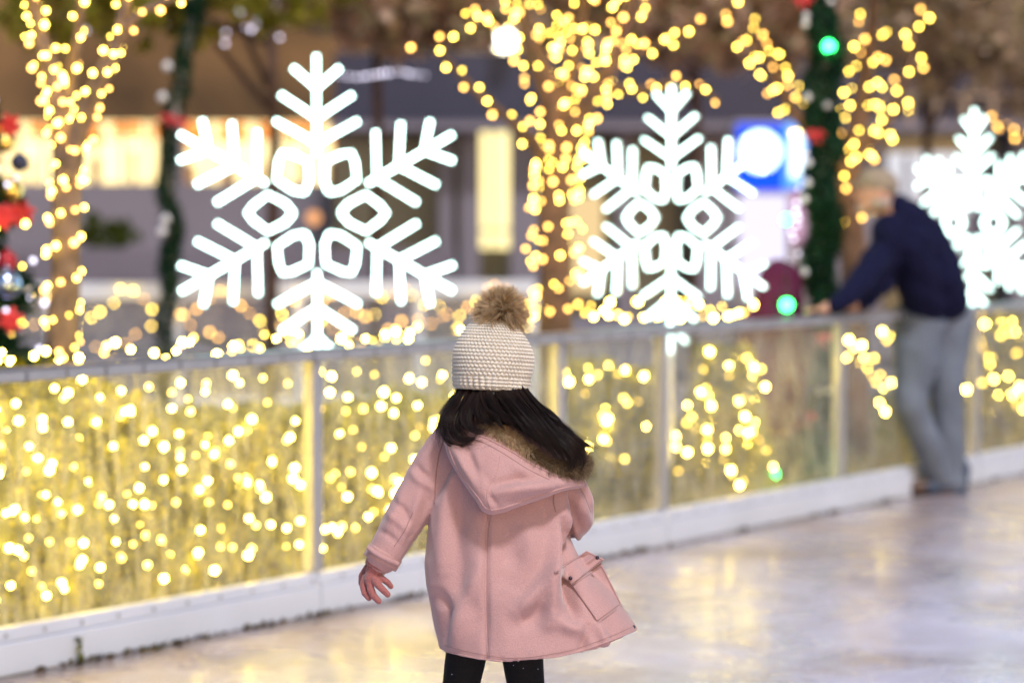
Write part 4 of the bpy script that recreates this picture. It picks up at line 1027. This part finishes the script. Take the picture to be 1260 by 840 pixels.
# ---- fur: tapered strands
def strands(items, nseg=3, r0=.0006):
    """items: list of point lists; three-sided tapered tubes"""
    v, f = [], []
    for pts in items:
        n_ = len(pts); base_ = len(v); t = Vector(pts[-1])-Vector(pts[0]); a_ = t.cross(Vector((.3, .5, .8))).normalized(); b_ = t.cross(a_).normalized()
        for i, p in enumerate(pts):
            r_ = r0*(1-.85*i/(n_-1)); p = Vector(p)
            for q in range(3): v.append(p+a_*math.cos(q*2.094)*r_+b_*math.sin(q*2.094)*r_)
        for i in range(n_-1):
            for q in range(3): a1 = base_+i*3+q; b1 = base_+i*3+(q+1) % 3; f.append((a1, b1, b1+3, a1+3))
    return mesh_from(v, f)
def furmat(name, cols, tr=.25):
    m = leafmat(name, cols, tr); nt = m.node_tree; 
    return m
TAN = furmat('tan_fur', [(.66, .45, .26), (.9, .70, .47), (.95, .84, .64), (.56, .35, .17)], .55)
DKF = furmat('brown_fur', [(.22, .15, .09), (.38, .28, .18), (.13, .085, .05), (.5, .38, .24)])
def fur_on(path, rad, n, ln, m_, name, parent, back_only=False):
    items = []; q = spline([tuple(p)+(r_,) for p, r_ in zip(path, rad)], 80)
    for _ in range(n):
        i = rng.integers(0, 79); f_ = rng.uniform(); s = q[i]*(1-f_)+q[i+1]*f_; t = Vector(q[i+1][:3]-q[i][:3]).normalized()
        u = Vector(rng.normal(size=3)); u = (u-t*u.dot(t)).normalized(); c = Vector(s[:3]); r_ = s[3]
        clump = Vector((noise.noise(c*60+u*2), noise.noise(c*60+u*2+Vector((5, 0, 0))), noise.noise(c*60+Vector((0, 5, 0)))))*.9
        d_ = (u+t*rng.normal(0, .25)+clump+Vector((0, 0, -.25))).normalized(); L_ = ln*rng.uniform(.6, 1.2)
        p0 = c+u*r_*.8; items.append([p0, p0+d_*L_*.5, p0+d_*L_+Vector((0, 0, -L_*.25))])
    k = MB(); k.tube([Vector(s[:3]) for s in q], [s[3]*.9 for s in q], 12)
    core = k.mesh(); me = strands(items, r0=.0007)
    bm = bmesh.new(); bm.from_mesh(me); bm.from_mesh(core); bm.to_mesh(me); bm.free()
    return link(name, me, m_, parent)
fpath1 = [K(594, 527, -.105), K(612, 533, -.125), K(632, 545, -.135), K(652, 560, -.138)]
fur_on(fpath1, [.011, .014, .015, .015], 3400, .019, TAN, 'fur_trim', hood)
fpath2 = [K(648, 558, -.138), K(668, 572, -.136), K(690, 578, -.125), K(708, 578, -.10), K(716, 570, -.06), K(708, 555, -.01)]
fur_on(fpath2, [.015, .016, .017, .018, .017, .014], 4600, .019, DKF, 'fur_trim', hood)

# ---- hair
hairm = bpy.data.materials.new('dark_hair'); hairm.use_nodes = True; nt = hairm.node_tree; pb = nt.nodes['Principled BSDF']
gi = nt.nodes.new('ShaderNodeNewGeometry'); cr = nt.nodes.new('ShaderNodeValToRGB'); cr.color_ramp.elements[0].color = (.005, .0035, .004, 1); cr.color_ramp.elements[1].color = (.032, .017, .015, 1)
nt.links.new(gi.outputs['Random Per Island'], cr.inputs[0]); nt.links.new(cr.outputs[0], pb.inputs['Base Color']); pb.inputs['Roughness'].default_value = .42; pb.inputs['Specular IOR Level'].default_value = .22
G = [ # guides: (root .. tip) in photo pixels + depth, spread px, weight
 ([(568, 474, .02), (556, 492, -.01), (546, 508, -.05), (542, 524, -.08), (539, 536, -.085)], 3, .2),
 ([(570, 474, -.02), (560, 492, -.05), (548, 508, -.09), (545, 526, -.11), (553, 540, -.12), (566, 543, -.13)], 4, .28),
 ([(575, 474, -.035), (563, 494, -.07), (552, 514, -.11), (557, 535, -.13), (571, 545, -.14), (583, 538, -.15)], 4, .3),
 ([(582, 474, -.045), (570, 496, -.085), (560, 516, -.12), (564, 533, -.145), (576, 539, -.15), (585, 530, -.155)], 4, .35),
 ([(590, 474, -.055), (580, 494, -.095), (572, 510, -.13), (574, 524, -.15), (584, 529, -.155), (592, 522, -.16)], 5, 1.1),
 ([(598, 474, -.06), (592, 490, -.10), (590, 506, -.135), (596, 518, -.15), (606, 521, -.16)], 6, 1.5),
 ([(606, 474, -.06), (606, 490, -.105), (614, 506, -.14), (628, 519, -.16)], 7, 2.0),
 ([(614, 474, -.06), (620, 490, -.105), (634, 510, -.15), (650, 527, -.165), (662, 543, -.17)], 7, 2.2),
 ([(622, 474, -.055), (631, 490, -.10), (650, 513, -.15), (670, 538, -.165), (688, 560, -.168)], 7, 2.6),
 ([(630, 474, -.045), (641, 490, -.085), (662, 516, -.14), (684, 545, -.158), (702, 569, -.155)], 6, 2.6),
 ([(636, 474, -.035), (648, 492, -.075), (672, 520, -.12), (695, 546, -.145), (710, 563, -.14), (703, 575, -.14)], 5, 2.0),
 ([(640, 474, -.02), (654, 492, -.055), (678, 518, -.10), (702, 541, -.13), (716, 556, -.12), (714, 572, -.12)], 4, 1.5),
 ([(643, 474, -.01), (657, 492, -.04), (682, 515, -.08), (706, 537, -.11), (722, 548, -.105), (736, 551, -.10)], 3, .6),
 ([(643, 474, .0), (657, 492, -.03), (684, 518, -.07), (706, 540, -.10), (717, 552, -.095), (717, 568, -.095)], 3, .7),
 ([(600, 474, -.06), (600, 488, -.10), (608, 503, -.135), (622, 514, -.15), (638, 520, -.16)], 7, 1.5),
]
items = []
wts = np.array([g[2] for g in G]); wts = wts/wts.sum()
for _ in range(3600):
    i = rng.choice(len(G), p=wts); g, sp_, _w = G[i]; cl = rng.integers(0, 22); cr_ = random.Random(i*100+int(cl))
    ox, oy, oz, ph = cr_.gauss(0, 1)*sp_*.75, cr_.gauss(0, 1)*sp_*.3, cr_.uniform(-.012, .015), cr_.uniform(0, 6)
    jx, jy, jz = rng.normal(0, 1.0), rng.normal(0, 1.0), rng.normal(0, .004); ln = rng.uniform(.72, 1.04); s = spline(g, 15); pts = []
    for q in range(15):
        t_ = q/14*ln; u_ = t_*14; a_ = min(int(u_), 13); f_ = u_-a_; c = s[a_]*(1-f_)+s[a_+1]*f_; w_ = .35+.65*t_
        wv = math.sin(ph+t_*8)*2.6*t_; pts.append(K(c[0]+ox*(.8+.35*t_)+jx*w_*(1.5-.6*t_)+wv, c[1]+oy*min(1, t_*3)+jy*min(w_, t_*3)*1.1+wv*.5, c[2]+(oz+jz)*min(1, t_*4)))
    items.append(pts)
LK = [([(556, 505, -.09), (548, 520, -.11), (546, 536, -.12), (556, 546, -.13), (572, 547, -.14), (585, 538, -.15), (590, 528, -.155)], 2.2),
 ([(566, 508, -.11), (560, 524, -.13), (566, 539, -.14), (580, 541, -.15), (590, 530, -.16)], 2.0),
 ([(556, 500, -.06), (545, 512, -.08), (538, 526, -.09), (536, 540, -.09)], 1.5), ([(562, 500, -.08), (550, 508, -.10), (543, 522, -.11), (540, 545, -.115)], 1.6),
 ([(580, 505, -.13), (576, 518, -.15), (582, 530, -.155), (594, 532, -.16), (602, 523, -.165)], 2.0),
 ([(688, 528, -.12), (706, 540, -.125), (720, 548, -.12), (738, 551, -.115)], 1.4), ([(676, 512, -.09), (696, 526, -.10), (712, 540, -.11), (730, 549, -.11)], 1.4),
 ([(690, 535, -.14), (706, 548, -.15), (716, 560, -.14), (718, 572, -.13), (712, 582, -.125)], 2.2), ([(684, 540, -.16), (700, 553, -.17), (706, 568, -.165), (700, 580, -.16), (690, 574, -.165)], 2.4),
 ([(655, 495, -.05), (672, 502, -.06), (686, 514, -.07), (696, 528, -.08), (699, 540, -.08)], .9), ([(606, 505, -.14), (614, 520, -.16), (622, 530, -.165)], 2)]
for lk, sp_ in LK:
    for _ in range(34):
        s = spline(lk, 12); jx, jy = rng.normal(0, sp_), rng.normal(0, sp_); ln = int(rng.uniform(8, 12))
        items.append([K(c[0]+jx*(1-.05*q), c[1]+jy*(1-.05*q), c[2]+rng.normal(0, .0005)) for q, c in enumerate(s[:ln+1])])
items2 = []
for _ in range(420):   # stray wisps
    g = G[rng.integers(0, len(G))][0]; s = spline(g, 12); dx, dy_ = rng.normal(2, 11), rng.normal(0, 6); ph = rng.uniform(0, 6)
    items2.append([K(c[0]+dx*q/11+math.sin(ph+q*.6)*3*q/11, c[1]+dy_*q/11+abs(dx)*.3*q/11, c[2]-.01*q/11) for q, c in enumerate(s)])
me = strands(items, r0=.0007); me2 = strands(items2, r0=.00055)
k = MB(); k.sphere(K(603, 450, .0), (.082, .09, .09), 20, 14); k.chain([(K(604, 475, -.008), .070), (K(603, 490, -.025), .055)])
k.chain([(K(625, 495, -.05), .04), (K(650, 518, -.085), .030), (K(672, 541, -.115), .018)])
k.chain([(K(605, 495, -.06), .04), (K(618, 510, -.09), .03)])
core = remeshed(k, .006, 4); bm = bmesh.new(); bm.from_mesh(me); bm.from_mesh(me2); bm.from_mesh(core); bm.to_mesh(me); bm.free()
link('hair', me, hairm, girl)

# ---- hat: knitted beanie
hatm = mat('cream_wool', (.72, .66, .59), .95, sheen=.5, bump=.5, bscale=420, bdetail=3)
ax0 = K(604, 478, -.0); tilt = Matrix.Rotation(R(3), 3, 'Y') @ Matrix.Rotation(R(-4), 3, 'X')
prof = [(-.004, .0875), (.012, .0905), (.030, .0935), (.055, .0955), (.080, .0945), (.105, .086), (.128, .0725), (.147, .055), (.158, .037), (.165, .018), (.167, .004)]
pl_ = np.array(spline(prof, 400)); NA = 700; NR = 340; hv = MB()
seglen = np.concatenate([[0], np.cumsum(np.hypot(*np.diff(pl_, axis=0).T))]); tot = seglen[-1]
rib = .033
for j in range(NR):
    s = tot*j/(NR-1); h_ = float(np.interp(s, seglen, pl_[:, 0])); r_ = .935*float(np.interp(s, seglen, pl_[:, 1]))
    for i in range(NA):
        th = 2*math.pi*i/NA
        if s < rib:
            e = min(1, s/.006, (rib-s)/.004); d_ = .0058*abs(math.cos(th*19))**.9*e + .0012*math.sin(s/.0042*math.pi)*e
        else:
            row = (s-rib)/.0088; rj = int(row); fr_ = row-rj; cols_ = 56
            u_ = (th*cols_/(2*math.pi) + (.5 if rj % 2 else 0)) % 1
            # slanted plump stitches
            uu = (u_-.5)*2; vv = (fr_-.5)*2; slant = .55*vv*(1 if rj % 2 else -1)
            d_ = .0062*max(0, 1-((uu-slant*.5)**2)*.95-(vv**2)*.85)**.55
            d_ *= min(1, (tot-s)/.02)
        rr = r_+d_+.0022*math.sin(3*th+h_*30)+.0012*math.sin(7*th-h_*50)
        hv.v.append(tuple(ax0+tilt @ Vector((rr*math.cos(th), rr*math.sin(th)*1.05, h_))))
for j in range(NR-1):
    for i in range(NA): a_ = j*NA+i; b_ = j*NA+(i+1) % NA; hv.f.append((a_, b_, b_+NA, a_+NA)); hv.m.append(0)
hat = hv.build('knitted_hat', hatm, girl, True)
pc = K(617, 384, -.005)
items = []
for _ in range(9500):
    u = Vector(rng.normal(size=3)).normalized(); cl = Vector((noise.noise(u*4), noise.noise(u*4+Vector((7, 0, 0))), noise.noise(u*4+Vector((0, 7, 0)))))*.55
    L_ = .053*rng.uniform(.82, 1.1)*(1+.1*noise.noise(u*3)); d_ = (u+cl).normalized()
    p0 = pc+u*.017; items.append([p0, p0+(u*.6+d_*.4)*L_*.5, p0+d_*L_+Vector((0, 0, -.005))])
me = strands(items, r0=.0007); k = MB(); k.sphere(pc, .03, 16, 12); bm = bmesh.new(); bm.from_mesh(me); bm.from_mesh(k.mesh()); bm.to_mesh(me); bm.free()
link('pompom', me, TAN, hat)

# ---- gloves with five fingers
glm = mat('pink_knit_glove', (.34, .115, .11), .9, sheen=.4, bump=.6, bscale=240)
def glove(wr, palm, fingers, thumb, name='glove'):
    k = MB(); k.chain([(wr[0], wr[1]), (palm[0], palm[1]), (palm[2], palm[3])], 12)
    for f in fingers+[thumb]: k.chain(f, 10)
    return link(name, remeshed(k, .0018, 2), glm, girl)
glove((K(467, 690, -.025), .026), (K(460, 703, -.026), .0195, K(457, 712, -.028), .0175),
      [[(K(450, 710, -.018), .0098), (K(447, 720, -.02), .0092), (K(449, 729, -.028), .0085), (K(454, 735, -.034), .0076)],
       [(K(455, 714, -.034), .0098), (K(456, 724, -.04), .0092), (K(460, 733, -.046), .0085), (K(466, 739, -.05), .0076)],
       [(K(461, 713, -.042), .0095), (K(466, 720, -.052), .009), (K(472, 726, -.056), .0082), (K(477, 731, -.054), .0074)],
       [(K(464, 709, -.036), .0088), (K(471, 712, -.042), .008), (K(477, 716, -.042), .0074), (K(481, 721, -.038), .0066)]],
      [(K(453, 698, -.004), .0105), (K(446, 708, .006), .0095), (K(445, 717, .008), .008)])
k = MB(); k.tube([K(470, 683, -.025), K(463, 699, -.026)], [.034, .029], 24); go_ = link('glove_cuff', remeshed(k, .0025, 2), glm, girl)
W2 = K(703, 640, .20)
glove((K(703, 640, .15), .024), (W2, .022, W2+Vector((-.005, .03, 0)), .022),
      [[(W2+Vector((x_, .04, -.004*i_)), .009), (W2+Vector((x_*1.1-.004, .066, -.012)), .0085), (W2+Vector((x_-.01, .075, -.03)), .0075)] for i_, x_ in enumerate((-.024, -.008, .008, .021))],
      [(W2+Vector((-.02, .005, 0)), .0105), (W2+Vector((-.038, .03, -.008)), .0095), (W2+Vector((-.036, .048, -.016)), .008)])

# ============================================================ the man leaning on the rail
DM = 13.15
def Q(px, py, dd=0.): return P(px, py, DM+dd)
mb_ = ground(1165, 606)
man = empty('person', (mb_.x, mb_.y, 0), 'man in a navy sweater and blue jeans leaning forward on the rail', 'person')
sk2 = mat('skin_light', (.5, .27, .19), .5); 
Hm = Q(1078, 236, -.30)
b = MB(); b.sphere(Hm, (.098, .082, .115), 20, 14, rot=Matrix.Rotation(.25, 3, 'Y'))
b.sphere(Hm+Vector((-.045, -.01, -.07)), (.055, .05, .05), 14, 10); b.sphere(Hm+Vector((-.108, -.02, -.015)), (.022, .014, .02), 10, 8)
b.sphere(Hm+Vector((.012, -.082, -.01)), (.02, .012, .032), 10, 8); b.sphere(Hm+Vector((.012, .082, -.01)), (.02, .012, .032), 10, 8)
b.chain([(Hm+Vector((.03, .0, -.06)), .058), (Q(1100, 268, -.26), .065)])
b.chain([(Q(1112, 275, -.25), .12), (Q(1130, 320, -.15), .14), (Q(1145, 375, -.02), .14)])
RH = [FP(along(Q(1044, 378, -.62)), .0, 1.03), FP(along(Q(1018, 380, -.80)), .0, 1.03)]
tA, tB = tpx(1046), tpx(1012)
hA = FP(tA, -.005, 1.035); hB = FP(tB, .0, 1.035)
shF, shB = Q(1095, 285, -.42), Q(1110, 275, -.10)
elF, elB = Q(1066, 340, -.62), Q(1085, 345, -.35)
b.chain([(shF, .055), (elB+Vector((0, 0, 0)), .042), (hA+Vector((.05, 0, .02)), .032), (hA, .03)])
b.chain([(shB, .055), (elF, .042), (hB+Vector((.06, 0, .03)), .032), (hB, .03)])
for hnd in (hA, hB):
    for q in range(4):
        o2 = Vector((-.03-.004*q, -.03+.02*q, 0)); b.chain([(hnd+o2, .011), (hnd+o2+Vector((-.035, 0, .0)), .010), (hnd+o2+Vector((-.055, 0, -.016)), .009)], 8)
    b.chain([(hnd+Vector((0, -.035, 0)), .013), (hnd+Vector((-.03, -.055, -.002)), .011)], 8)
kneeA, ankA = Q(1120, 500, -.12), Q(1158, 590, .02)
kneeB, ankB = Q(1165, 490, .02), Q(1172, 590, .05)
hipA, hipB = Q(1130, 398, -.06), Q(1166, 398, .06)
b.chain([(hipA, .09), (kneeA, .058), (ankA, .04)]); b.chain([(hipB, .09), (kneeB, .058), (ankB, .04)])
b.capsule(Vector((ankA.x, ankA.y, .05)), .035, Vector((ankA.x-.12, ankA.y-.02, .03)), .028); b.capsule(Vector((ankB.x, ankB.y, .05)), .035, Vector((ankB.x-.10, ankB.y-.05, .03)), .028)
mo = link('body', remeshed(b, .009, 5), sk2, man)
k = MB()
for s in (-1, 1): k = MB(); k.sphere(Hm+Vector((-.09, s*.03, .01)), (.008, .012, .008), 8, 6); k.build('eye', mat('eye', (.03, .03, .04), .2), mo, True)
k = MB(); k.sphere(Hm+Vector((-.096, 0, -.062)), (.008, .024, .006), 8, 6); k.build('mouth', mat('lips', (.45, .16, .14), .4), mo, True)
k = MB(); k.sphere(Hm+Vector((-.058, 0, -.088)), (.05, .05, .04), 14, 10); k.sphere(Hm+Vector((.01, -.0, -.055)), (.078, .086, .05), 16, 12)
link('beard', remeshed(k, .008, 3), mat('grey_beard', (.42, .36, .33), .9, bump=.6, bscale=120), man)
k = MB(); k.sphere(Hm+Vector((.012, 0, .045)), (.112, .094, .085), 20, 14, rot=Matrix.Rotation(.25, 3, 'Y')); k.capsule(Hm+Vector((-.10, -.05, .035)), .012, Hm+Vector((-.10, .05, .035)), .012, 10); k.capsule(Hm+Vector((-.14, -.02, .03)), .009, Hm+Vector((-.14, .02, .03)), .009, 10)
k.sphere(Hm+Vector((-.10, 0, .036)), (.055, .06, .010), 14, 8)
link('flat_cap', remeshed(k, .007, 3), mat('tan_cap', (.27, .22, .17), .9, bump=.4, bscale=90), man)
nav = mat('navy_sweater', (.006, .007, .032), .95, spec=.15, bump=.6, bscale=110)
k = MB()
k.chain([(Q(1102, 258, -.26), .085), (Q(1114, 278, -.24), .145), (Q(1130, 302, -.18), .175), (Q(1143, 338, -.1), .185), (Q(1152, 368, -.02), .175)], 18)
k.chain([(Q(1120, 300, -.02), .11), (Q(1148, 345, .04), .13), (Q(1160, 370, .05), .13)], 18)
k.chain([(Q(1120, 300, -.34), .11), (Q(1128, 345, -.22), .13), (Q(1140, 370, -.12), .135)], 18)
k.chain([(shF, .10), (shF.lerp(elB, .5), .088), (elB, .074), (hA+Vector((.09, .02, .045)), .052), (hA+Vector((.045, 0, .02)), .044)])
k.chain([(shB, .10), (shB.lerp(elF, .5), .09), (elF, .078), (hB+Vector((.12, .0, .07)), .056), (hB+Vector((.055, 0, .025)), .045)])
def swd(co, no):
    add = np.array([noise.noise(Vector((c[0]*5+c[2]*6, c[1]*5, c[2]*5)))*.024+noise.noise(Vector(c)*16)*.009 for c in co]); return co+no*add[:, None]
sw = link('sweater', remeshed(k, .011, 5, swd), nav, man)
den = mat('blue_denim', (.125, .15, .205), .85, bump=.4, bscale=130, var=.22, vscale=5)
k = MB()
k.chain([(Q(1140, 385, -.03), .145), (Q(1160, 388, .03), .14)], 18)
k.chain([(hipA, .15), (hipA.lerp(kneeA, .5), .118), (kneeA, .092), (kneeA.lerp(ankA, .5), .082), (ankA, .072)], 16)
k.chain([(hipB, .15), (hipB.lerp(kneeB, .5), .115), (kneeB, .090), (kneeB.lerp(ankB, .5), .085), (ankB, .080)], 16)
link('jeans', remeshed(k, .011, 4, lambda c_, n_: c_+(swd(c_, n_)-c_)*.5), den, man)
shm = mat('brown_shoe', (.07, .035, .025), .5); dbl = mat('dark_blue_shoe', (.03, .05, .1), .5)
k = MB(); k.chain([(Vector((ankA.x+.02, ankA.y, .06)), .05), (Vector((ankA.x-.06, ankA.y-.01, .05)), .048), (Vector((ankA.x-.15, ankA.y-.03, .042)), .040)]); k.box((ankA.x-.06, ankA.y-.01, .012), (.26, .08, .022)); link('shoe', remeshed(k, .008, 3), shm, man)
k = MB(); k.chain([(Vector((ankB.x+.05, ankB.y, .14)), .05), (Vector((ankB.x+.04, ankB.y, .06)), .05), (Vector((ankB.x-.06, ankB.y-.04, .05)), .045), (Vector((ankB.x-.13, ankB.y-.07, .042)), .038)]); k.box((ankB.x-.04, ankB.y-.03, .012), (.24, .085, .022)); link('shoe', remeshed(k, .008, 3), dbl, man)

# ============================================================ child in a burgundy hood behind the rail
DB_ = 12.75
def S(px, py, dd=0.): return P(px, py, DB_+dd)
sb = atz(956, .1, DB_); kid = empty('person', (sb.x, sb.y, .1), 'small child in a burgundy hooded coat behind the rail beside the garlanded pole', 'person')
b = MB(); hk = S(960, 348); b.sphere(hk, (.078, .085, .095), 18, 12); b.sphere(hk+Vector((.02, .088, -.02)), .014, 8, 6)
b.chain([(hk-Z*.08, .04), (Vector((sb.x, sb.y, .95)), .08), (Vector((sb.x, sb.y, .62)), .09)])
for s in (-1, 1):
    b.chain([(Vector((sb.x+s*.05, sb.y, .6)), .05), (Vector((sb.x+s*.06, sb.y, .34)), .04), (Vector((sb.x+s*.06, sb.y, .15)), .03)]); b.capsule(Vector((sb.x+s*.06, sb.y, .13)), .03, Vector((sb.x+s*.06, sb.y+.08, .12)), .025)
    b.chain([(Vector((sb.x+s*.10, sb.y, .98)), .035), (Vector((sb.x+s*.15, sb.y+.03, .8)), .03), (Vector((sb.x+s*.14, sb.y+.10, .7)), .026)])
link('body', remeshed(b, .009, 4), skin, kid)
bur = mat('burgundy_coat', (.075, .008, .04), .8, spec=.2, bump=.4, bscale=60)
k = MB(); k.chain([(S(960, 345, -.01), .112), (S(957, 370, -.01), .125), (Vector((sb.x, sb.y, .93)), .15), (Vector((sb.x, sb.y, .72)), .15), (Vector((sb.x, sb.y, .5)), .165)], 18)
for s in (-1, 1): k.chain([(Vector((sb.x+s*.12, sb.y, .96)), .065), (Vector((sb.x+s*.17, sb.y+.03, .8)), .055), (Vector((sb.x+s*.15, sb.y+.1, .7)), .045)])
link('hooded_coat', remeshed(k, .01, 5, swd), bur, kid)
k = MB()
for s in (-1, 1): k.chain([(Vector((sb.x+s*.05, sb.y, .55)), .07), (Vector((sb.x+s*.06, sb.y, .34)), .058), (Vector((sb.x+s*.06, sb.y, .16)), .048)]); k.chain([(Vector((sb.x+s*.06, sb.y-.02, .155)), .05), (Vector((sb.x+s*.06, sb.y+.1, .145)), .045)])
link('trousers_and_boots', remeshed(k, .01, 3), mat('dark_trousers', (.03, .03, .04), .8), kid)
